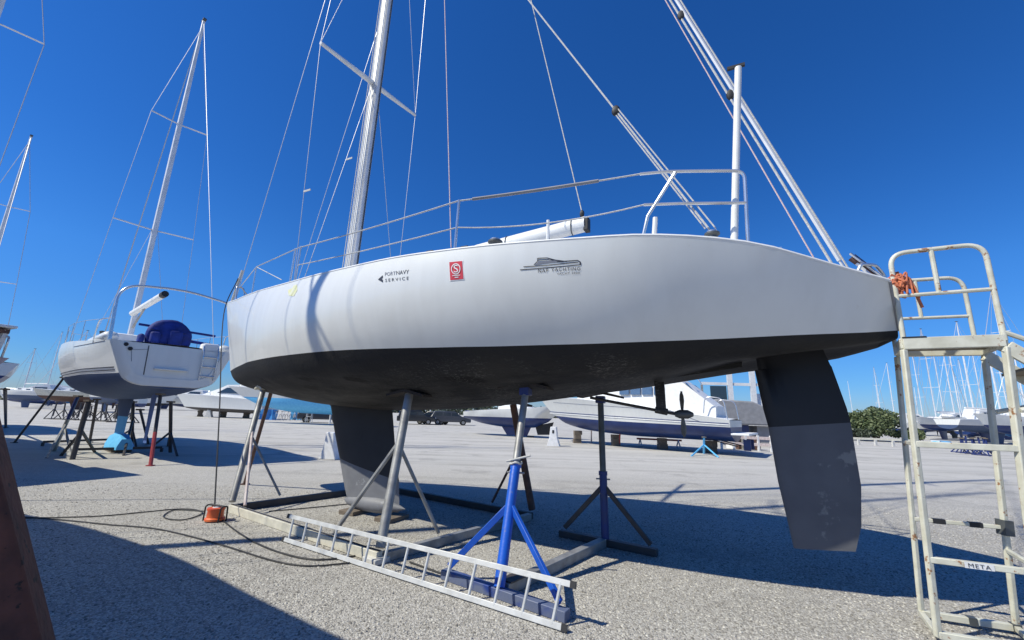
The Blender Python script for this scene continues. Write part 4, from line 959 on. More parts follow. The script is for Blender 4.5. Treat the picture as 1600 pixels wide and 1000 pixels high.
def stand(label, foot, top, m='darksteel', legs=(), r=.035, group='thin props and stands round the white cruising yacht', cat='boat stand', name='boat_stand', m2=None, split=.6):
    foot, top = np.array(foot), np.array(top); t = thing(name, label, cat, foot, 0, group)
    if m2:
        s = on(foot, top, split); MB().tube([foot, s], r, 8).build('post', m, t, True); MB().tube([s, top], r * .95, 8).build('post_top', m2, t, True)
    else: MB().tube([foot + np.array([0, 0, .0]), top], r, 8).build('post', m, t, True)
    for f, q in legs: MB().tube([on(foot, top, f), np.array(q)], r * .7, 6).build('leg', m, t, True)
    MB().box(top, (.16, .16, .05)).build('hull_pad', 'wood', t, True)
    if not legs: MB().box(foot + np.array([0, 0, .012]), (.14, .14, .024)).build('foot_plate', m, t, True)
    return t
stand('long thin dark prop pole leaning against the bow of the cruising yacht', G(22, 692), AT(100, 590, 15.6), 'darksteel', r=.035, name='prop_pole', cat='prop pole')
f = G(84, 705); stand('grey and violet post of the leaning stand nearest the rusty post', f, AT(122, 619, 13.1), 'greysteel', [(.5, G(72, 716)), (.45, G(112, 712))], r=.05, m2='navyst')
f = G(113, 718); stand('thick black leaning stand with a clamp under the port quarter of the cruising yacht', f, AT(139, 626, 12.3), 'darksteel', [(.5, G(148, 706)), (.42, G(95, 712))], r=.06)
stand('thin straight black pole between the thick black stand and the blue keel', G(140, 691), AT(152, 624, 15.8), 'darksteel', r=.045, name='prop_pole', cat='prop pole')
f = G(206, 695); stand('black tripod stand just behind the light blue keel foot', f, AT(208, 628, 14.6), 'darksteel', [(.4, G(178, 688)), (.4, G(213, 699)), (.6, G(193, 712))], r=.05)
stand('dark curved pole with a round pad behind the violet rudder', G(232, 694), AT(219, 640, 14.2), 'darksteel', r=.04, name='prop_pole', cat='prop pole')
stand('pole red below and rusty black above under the cruising yacht stern', G(235, 728), AT(251, 616, 11.9), 'redpaint', r=.045, m2='darksteel', split=.45, name='prop_pole', cat='prop pole')
f = G(266, 707); stand('black tripod stand under the starboard quarter of the cruising yacht', f, AT(267, 628, 13.4), 'darksteel', [(.42, G(240, 696)), (.42, G(277, 713)), (.4, G(262, 697))], r=.05)
for pts, lab in ((((66, 697), (206, 691)), 'black steel frame bar lying behind the light blue keel foot'), (((112, 710), (252, 706)), 'black steel frame bar lying in front of the light blue keel foot')):
    a, b = G(*pts[0]), G(*pts[1]); t = thing('frame_bar', lab, 'steel bar', on(a, b, .5), 0, 'steel bars under the cruising yacht')
    MB().beam(up(a, .14), up(b, .14), .07).build('bar', 'darksteel', t, True)
    for q in (a, b): MB().beam(up(q, 0), up(q, .12), .06).build('foot', 'darksteel', t, True)

# ---- the neighbouring yacht whose hull and mast throw the near shadows, and its rusty post
NA = np.array([.892, -.453, 0]); NM = np.array([-8.75, 3.40, 0])
HN = lines(10.4, 3.1, 1.3, 3.75, 3.42, 3.25, 2.55, 1.7, 2.35)
NY = thing('neighbour_yacht', 'neighbouring yacht beside the photographer whose dark shade covers the near gravel', 'sailing yacht', NM - NA * 5, math.atan2(NA[1], NA[0]))
HN.meshes(NY, nt=36, nf=8, nb=8, mats=('gel', 'bluebot', 'deck'))
cabin(NY, HN, 3.5, 7.6, .4); fin(NY, 4.6, 1.75, 1.9, 1.3); blade(NY, 9.3, 2.2, .6, .5, 'bluebot')
rig(NY, 5.0, 3.6, 25.6, r=.10, rake=.0, spr=((.3, 1.0), (.6, .9)), bow=(.2, 0, 3.7), wr=.010)
e0, e1 = AT(80, 1000, 2.25), AT(2, 690, 2.05)
ax = e1 - e0; ax /= np.linalg.norm(ax); sx = np.array([-.78, -.62, 0]); ay_ = np.cross(ax, sx); ay_ /= np.linalg.norm(ay_); sx = np.cross(ay_, ax); sx /= np.linalg.norm(sx)
foot = e0 - ax * (e0[2] / ax[2]) + sx * .17
RP = thing('rusty_post', 'thick rusty brown steel post leaning beside the dark shade at the picture edge', 'steel post', foot)
pt = foot + ax * 3.05
mb = MB(); mb.beam(foot, pt, .33, .24, up=ay_); mb.build('post', 'rust', RP, True, bevel=.02)
MB().beam(foot + np.array([0, 0, .01]), foot + np.array([0, 0, .05]), .5, .5).build('foot_plate', 'rust', RP, True)

# ---- yacht at the left edge: stern with a frame arch, its mast above
A3 = np.array([.90, -.436, 0]); S3 = np.array([-11.25, 7.65, 0])
H3 = lines(11.5, 3.7, 1.5, 3.0, 2.6, 2.40, 1.95, 1.2, 1.78)
B3 = thing('rose_hulled_yacht', 'faded rose and cream hulled yacht with a pale stern frame cut by the picture edge', 'sailing yacht', S3 - A3 * 11.5, math.atan2(A3[1], A3[0]))
H3.meshes(B3, nt=40, nf=8, nb=10, mats=('pinkhull', 'brownpole', 'deck'))
cabin(B3, H3, 4, 8, .42, win=((5.5, 7.2),)); fin(B3, 5.2, 1.3, 1.8, 1.3, 'brownpole'); blade(B3, 10.2, 1.6, .5, .5, 'brownpole')
for sg in (1, -1):
    MB().beam((11.15, sg * 1.35, 2.4), (11.35, sg * 1.38, 3.0), .08, .10).build('stern_frame', 'deck', B3)
    MB().beam((9.9, sg * 1.45, 2.4), (9.7, sg * 1.38, 3.0), .07, .09).build('stern_frame', 'deck', B3)
    MB().tube(arc([(11.45, sg * 1.4, 2.4), (11.5, sg * 1.42, 2.85), (10.6, sg * 1.5, 2.9)]), .02, 6).build('push_pit', 'stain', B3)
MB().box((10.4, 0, 3.06), (2.2, 3.0, .06)).build('hard_top', 'deck', B3, bevel=.02); MB().box((10.4, 0, 2.96), (2.0, 2.85, .09)).build('top_edge', 'brownpole', B3)
MB().box((8.6, 0, 3.9), (4.6, .2, .2), 0.1).build('covered_boom', 'greycov', B3, bevel=.06)
for y in (-.9, .3, 1.0): MB().ell((11.0, y, 2.5), (.2, .22, .2), 8, 6).build('deck_bag', 'greycov', B3)
hv = np.array([sin(R(-54.5)), cos(R(-54.5)), 0]); p5 = np.array([-20.9, 14.0, 0])
H5 = lines(11.5, 3.6, 1.4, 3.6, 3.3, 3.1, 2.5, 1.7, 2.2)
B5 = thing('tall_sloop', 'tall sloop beyond the rose hulled yacht whose crosstree and stays enter the top corner', 'sailing yacht', p5 + hv * 4.8, heading(R(-54.5)))
H5.meshes(B5, nt=20, nf=5, nb=6, mats=('gel', 'bluebot', 'deck')); fin(B5, 4.4, 1.8, 1.8, 1.2, 'bluebot')
rig(B5, 4.8, 3.7, 22.5, r=.11, rake=.012, spr=((.3, 1.2), (.655, 1.35)), stern=(11.4, 0, 3.3), bow=(.2, 0, 3.8), wr=.016)
stand('thin dark stand under the rose hulled yacht beside the picture edge', G(9, 668), AT(8, 608, 14.5) , 'darksteel', r=.05, group='stands under the rose hulled yacht')
# ---- mast with three crosstrees further along the row
H4 = lines(11, 3.6, 1.5, 3.6, 3.3, 3.1, 2.5, 1.7, 2.2)
p4 = np.array([-29.0, 22.5, 0])
h4 = np.array([sin(R(-53.5)), cos(R(-53.5)), 0])
B4 = thing('sloop', 'slim sloop standing beyond the rose hulled yacht with only its mast in view', 'sailing yacht', p4 + h4 * 4.0, heading(R(-53.5)))
H4.meshes(B4, nt=20, nf=5, nb=6, mats=('gel', 'royal', 'deck')); fin(B4, 4.4, 1.8, 1.8, 1.2)
rig(B4, 0.6 + 3.4, 3.5, 16.6, r=.085, rake=.03, spr=((.33, 1.1), (.66, .8)), stern=(11, 0, 3.1), bow=(.2, 0, 3.6), wr=.014)

# ================================================================== FAR YARD
# ---- white motor yacht with a blue bottom behind the propeller
mst = np.array([11.1, 21.2, 0]); mbw = np.array([2.6, 27.4, 0]); dv = mbw - mst; Lm = np.linalg.norm(dv); azm = math.atan2(dv[0], dv[1])
MYT = thing('motor_yacht', 'white motor yacht with blue boot band standing on blocks behind the propeller', 'motor yacht', mbw, heading(azm))
HM = Hull((-.9, Lm), (.3, Lm), (.5, Lm), pchip([-.9, 0, 1.5, 4, 7, Lm], [.03, .55, 1.2, 1.75, 1.9, 1.8]), pchip([-.9, 3, 7, Lm], [2.75, 2.5, 2.1, 1.62]),
          pchip([.3, 1, 3, 6, Lm], [.02, .35, 1.05, 1.62, 1.7]), pchip([.3, 4, Lm], [1.55, 1.40, 1.30]), pchip([.5, 1.2, 3, 6, Lm], [1.5, 1.1, .75, .6, .6]), bulge=-.03)
HM.meshes(MYT, nt=36, nf=8, nb=8, mats=('gel', 'royal', 'deck'))
for sg in (1, -1):
    MB().tube([(u, -sg * (HM.side(u, z) + .006), z) for u, z in zip(np.linspace(0, Lm - .05, 20), np.linspace(1.78, 1.46, 20))], .02, 5).build('rub_rail', 'royal', MYT)
    MB().tube([(u, -sg * (HM.side(u, z) + .006), z) for u, z in zip(np.linspace(0, Lm - .05, 20), np.linspace(1.70, 1.40, 20))], .025, 5).build('rub_rail', 'whitetag', MYT)
    MB().tube([(u, -sg * (HM.side(u, z) + .004), z) for u, z in zip(np.linspace(.6, Lm - 2.6, 16), np.linspace(2.35, 2.0, 16))] , .012, 4).build('hull_stripe', 'greyink', MYT)
    MB().tube([(Lm - 2.6, -sg * (HM.side(Lm - 2.6, 2.0) + .004), 2.0), (Lm - 1.3, -sg * (HM.side(Lm - 1.3, 1.52) + .004), 1.52)], .012, 4).build('hull_stripe', 'greyink', MYT)
cbm = MB(); rows = []
for u, hw, z0, z1 in ((2.2, .7, 2.5, 2.62), (4.3, 1.15, 2.3, 3.3), (5.0, 1.3, 2.2, 3.45), (8.3, 1.42, 1.9, 3.5), (9.9, 1.42, 1.6, 2.2)):
    rows.append([(u, -hw, z0), (u, -hw * .9, z1), (u, -hw * .5, z1 + .08), (u, hw * .5, z1 + .08), (u, hw * .9, z1), (u, hw, z0)])
cbm.grid(rows).add(rows[-1], [tuple(range(6))]); CB = cbm.build('superstructure', 'deck', MYT, angle=25)
for k in range(4):
    for sg in (1, -1):
        u0 = 5.15 + k * .62; MB().hexa([(u0 + du, -sg * y, z) for z, dy in ((2.78, 0), (3.2, .045)) for du, y in ((0, 1.36 - dy * .9 + .02), (.52, 1.37 - dy + .02), (.52, 1.30 - dy), (0, 1.29 - dy))]).build('window', 'paleglass', CB, smooth=False)
MB().add([(2.6, -.75, 2.75), (2.6, .75, 2.75), (4.1, .95, 3.22), (4.1, -.95, 3.22)], [(0, 1, 2, 3)]).build('windscreen', 'glass', CB, smooth=False)
MB().add([(8.5, -1.2, 3.42), (8.5, 1.2, 3.42), (9.2, 1.3, 2.75), (9.2, -1.3, 2.75)], [(0, 1, 2, 3)]).build('after_window', 'glass', CB, smooth=False)
for sg in (1, -1):
    MB().tube(arc([(4.8, sg * 1.2, 3.55), (5.2, sg * 1.2, 4.2), (8.4, sg * 1.2, 4.2), (8.8, sg * 1.2, 3.5)]), .03, 6).build('flybridge_rail', 'stain', MYT)
    MB().tube(arc([(9.4, sg * 1.6, 1.9), (9.5, sg * 1.6, 2.7), (10.3, sg * 1.6, 2.6), (Lm - .1, sg * 1.6, 1.62)]), .025, 6).build('cockpit_rail', 'stain', MYT)
MB().box((6.7, 0, 3.95), (1.5, 1.6, .6)).build('flybridge_seat', 'brownpole', MYT, bevel=.08)
MB().box((Lm + .35, 0, 1.0), (.75, 3.1, .10)).build('bathing_platform', 'deck', MYT, bevel=.02)
for y in (-.55, .55): MB().tube([(9.0, y, .75), (10.6, y, .42)], .03, 6).build('propeller_shaft', 'darksteel', MYT)
for y in (-.55, .55): MB().box((11.0, y, .5), (.3, .05, .5)).build('rudder', 'royal', MYT)
def blocks(root_pts, label, group, w=.45):
    for i_, p in enumerate(root_pts):
        t = thing('hull_block', label if isinstance(label, str) else label[i_], 'timber block', (p[0], p[1], 0), random.random(), group); h = p[2]; n = max(1, int(h / .2))
        for k in range(n): MB().box((random.uniform(-.03, .03), 0, h * (k + .5) / n), (w, w * .8, h / n - .008), (k % 2) * pi / 2).build('block_timber', 'wood', t)
uv = dv / Lm; pv = np.array([uv[1], -uv[0], 0])
blocks([tuple((mst + uv * s)[:2]) + (z,) for s, z in ((1.2, .58), (3.6, .58), (6.2, .62), (8.6, .72))], ('stack of dark timbers under the stern of the white motor yacht', 'stack of dark timbers under the white motor yacht second from its stern', 'stack of dark timbers beside the red prop under the white motor yacht', 'stack of dark timbers under the blue bow of the white motor yacht'), 'timber stacks under the white motor yacht')
stand('pale blue tripod stand under the stern quarter of the white motor yacht', G(1100, 709), np.array(AT(1100, 683, 20.6)), 'sky', [(.55, G(1080, 713)), (.55, G(1123, 715))], r=.05, group='stands by the white motor yacht')
stand('thin red prop under the blue side of the white motor yacht', G(968, 697), AT(969, 668, 24.2), 'redpaint', r=.04, group='stands by the white motor yacht')
stand('thin white prop under the blue bow of the white motor yacht', G(924, 692), AT(924, 668, 25.4), 'pinkpole', r=.04, group='stands by the white motor yacht')
for px, lab in ((1030, 'low red and white striped trestle under the white motor yacht'),):
    g0 = G(px, 698); t = thing('trestle', lab, 'trestle', g0); MB().beam(g0 + [-1.2, .3, .4], g0 + [1.2, -.3, .4], .1).build('bar', 'redpaint', t, True)
    for s in (-1, 1): MB().tube([g0 + [s * 1.0, -s * .3, .4], g0 + [s * 1.0, .3 - s * .3, 0]], .04, 6).tube([g0 + [s * 1.0, -s * .3, .4], g0 + [s * 1.0, -.3 - s * .3, 0]], .04, 6).build('leg', 'whitetag', t, True)

# ---- blue and white long keeled sailing boat
RBW = np.array([4.0, 29.5, 0]); RST = np.array([-3.2, 33.2, 0]); dv = RBW - RST; Lr = np.linalg.norm(dv)
RB = thing('blue_bottomed_sloop', 'white sailing boat with long navy blue bottom and keel behind the blue stand', 'sailing boat', RBW, heading(math.atan2(dv[0], dv[1])))
HR = lines(Lr, 2.5, .55, 2.35, 1.85, 1.62, 1.28, .62, 1.15, rake=.14)
HR.meshes(RB, nt=30, nf=6, nb=8, mats=('gel', 'royal', 'deck')); cabin(RB, HR, 2.6, 5.0, .35)
k = MB(); foil(k, [((2.6, .9), (5.2, .85), 0, 1), ((3.0, .08), (4.6, .08), 0, 1)], .10, 8); k.build('keel', 'royal', RB, angle=45)
k = MB(); foil(k, [((1.0, 1.1), (2.4, .8), 0, 1), ((1.3, .25), (2.2, .2), 0, 1)], .12, 8); k.build('lower_bow_fin', 'black', RB, angle=45)
rig(RB, 3.0, 2.2, 10.5, r=.06, spr=((.5, .7),), wires=False)
MB().ell((Lr - .1, 0, 1.42), (.35, .4, .3), 10, 6).build('outboard_cover', 'navy', RB)
blocks([(1.6, 31.0, .1)], 'flat dark timber under the navy keel of the long white sailing boat', 'flat timber under the navy keel')

# ---- white barrier blocks
def barrier(p, label, h=.75, w=.6, rz=0, dark=True, m='concrete'):
    t = thing('barrier_block', label, 'barrier block', p, rz)
    MB().prism([(-w / 2, 0), (w / 2, 0), (w * .30, h * .45), (w * .22, h), (-w * .22, h), (-w * .30, h * .45)], (0, -.2, 0), (1, 0, 0), (0, 0, 1), (0, .4, 0)).build('block', m, t, bevel=.02)
    if dark: MB().box((0, -.205, h * .75), (.10, .02, .16)).build('slot', 'blackrub', t)
barrier(G(517, 717), 'white tapered barrier block half hidden behind the grey keel', .82, .62, dark=False, rz=R(-15), m='whitetag')
barrier(G(865, 697), 'white tapered barrier block with a dark slot in front of the navy keel', .98, .68, rz=R(-15), m='whitetag')
barrier(G(326, 652), 'small white barrier block under the bow of the far sports cruiser', .9, .9, dark=False)

# ---- sports cruiser at far left, bow to the left
def cruiser(name, label, pb, ps, top, wl, zb, B, bot='greycov', cover=None, group=None, topm='gel'):
    dv = ps - pb; L = np.linalg.norm(dv); t = thing(name, label, 'motor boat', pb, math.atan2(dv[1], dv[0]), group)
    H = Hull((-.08 * L, L), (.04 * L, L), (.07 * L, L), pchip([-.08 * L, .05 * L, .25 * L, .5 * L, L], [.03, .2 * B, .38 * B, .5 * B, .48 * B]), pchip([-.08 * L, .4 * L, L], [top, top * .93, top * .8]),
             pchip([.04 * L, .15 * L, .4 * L, .7 * L, L], [.02, .14 * B, .36 * B, .44 * B, .44 * B]), pchip([.0, L], [wl + .15, wl]), pchip([.07 * L, .2 * L, .5 * L, L], [wl, (wl + zb) / 2, zb + .1, zb]), bulge=-.03)
    H.meshes(t, nt=24, nf=5, nb=6, mats=(topm, bot, 'deck'))
    rows = []
    for f, hw, z0, z1 in ((.28, .22, .97, 1.0), (.48, .36, .93, 1.26), (.56, .38, .9, 1.42), (.80, .38, .85, 1.46), (.86, .38, .82, 1.1)):
        rows.append([(f * L, -hw * B, top * z0), (f * L, -hw * .85 * B, top * z1), (f * L, hw * .85 * B, top * z1), (f * L, hw * B, top * z0)])
    c = MB().grid(rows).add(rows[-1], [(0, 1, 2, 3)]).build('cabin', cover or 'deck', t, angle=20)
    for sg in (1, -1): MB().add([(.47 * L, sg * .375 * B, top * 1.06), (.78 * L, sg * .40 * B, top * 1.06), (.78 * L, sg * .37 * B, top * 1.30), (.57 * L, sg * .36 * B, top * 1.30)], [(0, 1, 2, 3)]).build('window', 'glass', c, smooth=False)
    MB().tube(arc([(.0, 0, top), (.05 * L, .12 * B, top * 1.18), (.4 * L, .42 * B, top * 1.12), (.42 * L, .43 * B, top * .95)]), .025, 5).build('bow_rail', 'stain', t)
    MB().tube(arc([(.0, 0, top), (.05 * L, -.12 * B, top * 1.18), (.4 * L, -.42 * B, top * 1.12), (.42 * L, -.43 * B, top * .95)]), .025, 5).build('bow_rail', 'stain', t)
    return t, H, L
b0 = np.array([-40.0, 53.0, 0]); b1 = np.array([-28.5, 52.0, 0])
cruiser('sports_cruiser', 'white sports cruiser with dark windows and roof bow pointing away from the white racing yacht', b0, b1, 2.7, 1.0, .55, 3.6, bot='darksteel')
blocks([(-37.5, 53, .75), (-34.5, 52.7, .7), (-31.5, 52.4, .7)], ('dark timber stack under the bow of the far sports cruiser', 'dark timber stack under the middle of the far sports cruiser', 'dark timber stack under the stern of the far sports cruiser'), 'timber stacks under the far sports cruiser', .6)
c0 = np.array([-17.2, 40.2, 0]); c1 = np.array([-26.2, 41.6, 0])
cruiser('blue_bottomed_motor_boat', 'white motor boat with bright blue bottom half hidden behind the bow post', c1 + [0, 0, 0], c0 + [4.5, 0, 0], 3.3, 2.2, .9, 3.4, bot='sky')
for k, (px, w) in enumerate(((418, 2.0), (462, 1.5))):
    p = G(px, 656); t = thing('blue_tarpaulin', ('crumpled light blue tarpaulin hanging under the blue bottomed motor boat by the bow post', 'light blue tarpaulin sheet behind the parked bicycles')[k], 'tarpaulin', p)
    rows = []
    for i in range(9):
        x = (i / 8 - .5) * w; rows.append([np.array([x, .12 * sin(i * 2.1 + k), 0]), np.array([x, .18 * sin(i * 1.7), .6]), np.array([x * .95, .15 * cos(i * 2.6), 1.15])])
    MB().grid(rows).build('sheet', 'brightblue' if k == 0 else 'sky', t, angle=20)
# bicycles
def bicycle(p, rz):
    t = thing('bicycle', 'pale parked bicycle in the row before the blue tarpaulin', 'bicycle', p, rz, 'bicycles parked by the blue tarpaulin')
    for x in (-.52, .52):
        w = MB(); w.tube([(x + .33 * cos(a), 0, .34 + .33 * sin(a)) for a in np.linspace(0, 2 * pi, 17)], .022, 5, False).build('wheel', 'blackrub', t)
    MB().tube([(-.52, 0, .34), (-.15, 0, .85), (.38, 0, .82), (0, 0, .32), (-.15, 0, .85)], .022, 5).tube([(-.52, 0, .34), (0, 0, .32)], .018, 5).tube([(.52, 0, .34), (.36, 0, .95)], .022, 5).build('frame', 'whitetag', t)
    MB().tube([(.36, -.26, .98), (.36, .26, .98)], .018, 5).build('handlebar', 'greysteel', t); MB().box((-.17, 0, .92), (.24, .12, .05)).build('saddle', 'blackrub', t)
for px in (430, 440, 450, 459, 468): bicycle(G(px, 656.5), R(random.uniform(-70, -20)))
# cars
def car(name, label, p, rz, m, h=1.7, L=4.5, w=1.85, van=False, group='vehicles parked along the far side of the yard'):
    t = thing(name, label, 'van' if van else 'car', p, rz, group); zr = h
    prof = [(-L / 2, .35), (-L / 2, .95), (-L * .46, 1.02), (-L * .40, zr) if van else (-L * .44, zr * .97), (L * .10, zr), (L * .27, 1.02), (L * .47, .90), (L / 2, .72), (L / 2, .35)]
    MB().prism(prof, (0, -w / 2, 0), (1, 0, 0), (0, 0, 1), (0, w, 0)).build('body', m, t, bevel=.09, angle=60)
    for y in (-w / 2 - .004, w / 2 + .004):
        for a, b in ((-.38, -.2), (-.18, -.0), (.02, .16)):
            x0, x1 = a * L, b * L; MB().add([(x0, y, 1.06), (x1 if b < .1 else x1 + .25, y, 1.06), (x1 if b < .1 else x1 - .1, y, zr - .16), (x0 + .03, y, zr - .16)], [(0, 1, 2, 3)]).build('window', 'glass', t, smooth=False)
        for x in (-L * .31, L * .31): 
            wh = MB().lathe([(.1, -.1), (.33, -.1), (.33, .1), (.1, .1)], (x, y * .92, .33), 14, 'y').build('wheel', 'tyre', t); MB().lathe([(.19, -.115), (.19, .115)], (x, y * .92, .33), 10, 'y').build('hub_cap', 'greysteel', wh)
    MB().add([(L * .115, -w * .42, zr - .08), (L * .115, w * .42, zr - .08), (L * .275, w * .44, 1.06), (L * .275, -w * .44, 1.06)], [(0, 1, 2, 3)]).build('windscreen', 'glass', t, smooth=False)
    for y in (-.65, .65): MB().box((L / 2 - .02, y, .75), (.06, .32, .14)).build('headlight', 'whitetag', t)
    return t
car('parked_car', 'dark slate sport utility car parked between the bicycles and the grey keel', G(502, 660.5), R(18), 'silver', 1.78, 4.6)
car('parked_car', 'black car parked just past the grey keel of the racing yacht', G(650, 663), R(12), 'darkcar', 1.6, 4.4)
car('parked_car', 'black car second from the grey keel with its nose towards the long white sailing boat', G(676, 663), R(172), 'darkcar', 1.55, 4.3)
car('parked_van', 'low dark grey van parked by the stern of the long white sailing boat', G(703, 664), R(10), 'silver', 1.6, 4.9, van=True)
for px, pt_, lab in ((515, 640, 'white post standing beside the dark sport utility car'), (671, 645, 'white post standing between the two black cars')):
    p = G(px, 662); t = thing('white_post', lab, 'post', p); MB().lathe([(.09, 0), (.09, 1.6), (.05, 1.7)], (0, 0, 0), 8).build('post', 'whitetag', t)
p = G(482, 661); t = thing('step_ladder', 'white step ladder standing against the dark sport utility car', 'ladder', p, R(10))
for x in (-.25, .25): MB().tube([(x, -.3, 0), (x * .8, 0, 1.9)], .03, 5).build('rail', 'whitetag', t); MB().tube([(x, .4, 0), (x * .8, 0.02, 1.88)], .025, 5).build('leg', 'whitetag', t)
for k in range(5): MB().tube([(-.23, -.27 + .05 * k, .3 + .33 * k), (.23, -.27 + .05 * k, .3 + .33 * k)], .02, 5).build('rung', 'whitetag', t)

# ---- stacked empty stands
def tri_stand(p, rz, h, label, group, m='darksteel'):
    t = thing('empty_stand', label, 'boat stand', p, rz, group)
    MB().tube([(0, 0, .25), (.05, 0, h)], .05, 6).build('post', m, t)
    for a in (0, 2.1, 4.2): MB().tube([(0, 0, h * .62), (.55 * cos(a), .55 * sin(a), .02)], .035, 5).build('leg', m, t)
    MB().tube([(.55 * cos(a), .55 * sin(a), .04) for a in (0, 2.1, 4.2, 2 * pi)], .025, 5).build('foot_ring', m, t)
    MB().box((.05, 0, h + .02), (.2, .2, .05)).build('pad', 'wood', t)
    return t
a, b = G(90, 655), G(206, 661)
for k in range(12):
    tri_stand(on(a, b, k / 11) + [random.uniform(-.2, .2), random.uniform(-.3, .3), 0], random.random() * 6, random.uniform(1.1, 1.4), 'empty dark tripod stand parked in the row beyond the long prop pole', 'empty stands parked in a row by the cruising yacht bow')
a, b = G(1501, 707), G(1548, 713)
for k in range(8):
    tri_stand(on(a, b, k / 7) + [random.uniform(-.2, .2), random.uniform(-.3, .3), 0], random.random() * 6, random.uniform(.9, 1.2), 'empty dark tripod stand in the cluster seen between the step posts', 'empty stands clustered beyond the boarding steps', 'navyst')

# ---- far sailing boats of the two rows
def far_yacht(px, Y, L, az, mtop, label, hullm='gel', botm='royal', name='far_yacht', group=None, boom=True, zk=.1):
    d = ray(px, 640); p = np.array([d[0] * Y / d[1], Y, 0]); H = lines(L, .32 * L, .12 * L, 2.9, 2.6, 2.5, 1.9, 1.15, 1.5)
    hd = np.array([sin(az), cos(az), 0]); t = thing(name, label, 'sailing yacht', p + hd * .42 * L, heading(az), group)
    H.meshes(t, nt=16, nf=4, nb=5, mats=(hullm, botm, 'deck')); cabin(t, H, .32 * L, .66 * L, .42, win=((.4 * L, .62 * L),)); fin(t, .4 * L, 1.25, .17 * L, .12 * L, botm, zt=zk); blade(t, .86 * L, 1.4, .4, .4, botm)
    rig(t, .40 * L, 2.7, mtop, r=.085, rake=random.uniform(.0, .015), spr=((.34, .9), (.66, .7)), wires=True, n=6, wr=.013, boom=(.78 * L, 0, 3.75) if boom else None, bow=(.1, 0, 2.9), stern=(L - .1, 0, 2.6))
    return t
far_yacht(108, 62, 10, R(-120), 0 + 11.5, 'cream far yacht lowest mast of the row past the long prop pole', 'cream', 'brownpole')
far_yacht(128, 78, 9, R(40), 12.2, 'white far yacht between the cream yacht and the cruising yacht bow', 'gel', 'royal')
far_yacht(158, 58, 10, R(-60), 9.2, 'white far yacht partly behind the port bow of the cruising yacht', 'gel', 'bluebot')
far_yacht(66, 90, 11, R(-100), 15.5, 'far yacht with the tallest mast left of the long prop pole', 'gel', 'greycov')
far_yacht(30, 66, 9, R(-90), 9.0, 'white far yacht under the rose hulled stern', 'gel', 'bluebot')
far_yacht(262, 95, 10, R(20), 15, 'white far yacht just behind the black tripod stand of the cruising yacht', 'gel', 'royal')
rm = [(1375, 118, 11, 60, 17.5, 'gel', 'royal', 'far yacht standing behind the green bush'),
      (1398, 92, 10, -70, 15.0, 'gel', 'bluebot', 'far white yacht just past the green bush by the rear step post'),
      (1462, 58, 11, -110, 15.0, 'gel', 'royal', 'white yacht with tall pale mast nearest the front step post'),
      (1489, 66, 11, 70, 15.6, 'greycov', 'black', 'grey decked yacht second mast from the front step post'),
      (1501, 74, 10, -80, 17.2, 'gel', 'bluebot', 'white yacht with thin mast in the middle of the far row'),
      (1524, 50, 11, -95, 14.2, 'gel', 'royal', 'white yacht with broad pale mast before the dark step post'),
      (1560, 46, 11, 85, 11.0, 'gel', 'bluebot', 'white yacht low behind the stand cluster beside the step post'),
      (1592, 38, 12, -100, 14.3, 'gel', 'royal', 'white yacht with the tall mast rising past the platform corner'),
      (1606, 55, 10, -80, 12.6, 'gel', 'black', 'far yacht with a short mast behind the stair flight')]
for px, Yd, L, a_, mt_, h_, b_, lab in rm: far_yacht(px, Yd, L, R(a_), mt_, lab, h_, b_)
dp = G(1472, 699); t = thing('dinghy', 'small light blue dinghy on the ground below the far white yachts', 'dinghy', dp, R(20))
MB().ell((0, 0, .25), (1.5, .6, .3), 12, 6).build('hull', 'sky', t); MB().box((0, 0, .5), (1.6, .6, .06)).build('thwart', 'deck', t)

for px, Yd, L, a_, top_, lab, bm_ in ((45, 74, 8, 20, 2.6, 'white cabin cruiser under the rose hulled stern beside the thin dark stand', 'royal'), (92, 84, 9, 200, 2.9, 'white cabin cruiser behind the row of empty stands', 'brightblue'), (178, 76, 8, 15, 2.5, 'white cabin cruiser under the port quarter of the cruising yacht', 'royal'), (228, 88, 9, 190, 3.0, 'white cabin cruiser far behind the violet rudder', 'darksteel'), (292, 92, 9, 10, 3.0, 'white cabin cruiser just beyond the bow of the sports cruiser', 'royal'), (1432, 82, 9, 170, 2.8, 'white cabin cruiser low between the bush and the step posts', 'royal'), (1478, 78, 9, 10, 3.0, 'white cabin cruiser just above the small blue dinghy', 'darksteel'), (1545, 62, 9, 185, 3.0, 'white cabin cruiser behind the cluster of empty stands', 'royal'), (1585, 54, 9, 20, 2.9, 'white cabin cruiser beside the step post nearest the stair', 'brightblue')):
    d = ray(px, 640); p = np.array([d[0] * Yd / d[1], Yd, 0]); h_ = np.array([cos(R(a_)), sin(R(a_)), 0]) * L / 2
    cruiser('cabin_cruiser', lab, p - h_, p + h_, top_, 1.2, .55, 3.2, bot=bm_)
for px, Yd, L, a_, mt_, lab in ((1440, 88, 10, 60, 17, 'far yacht with slim mast just past the front step post'), (1476, 96, 10, -60, 19, 'far yacht with slim mast above the blue dinghy'), (1512, 90, 10, 80, 16, 'far yacht with slim mast over the empty stands'), (1538, 84, 10, -75, 18, 'far yacht with slim mast behind the dark step post'), (1574, 70, 10, 90, 15, 'far yacht with slim mast between stair and dark post'), (82, 100, 10, 70, 15, 'far yacht with slim mast over the row of empty stands'), (196, 110, 10, -80, 14, 'far yacht with slim mast behind the light blue keel')):
    far_yacht(px, Yd, L, R(a_), mt_, lab, 'gel', random.choice(('royal', 'bluebot', 'black')))

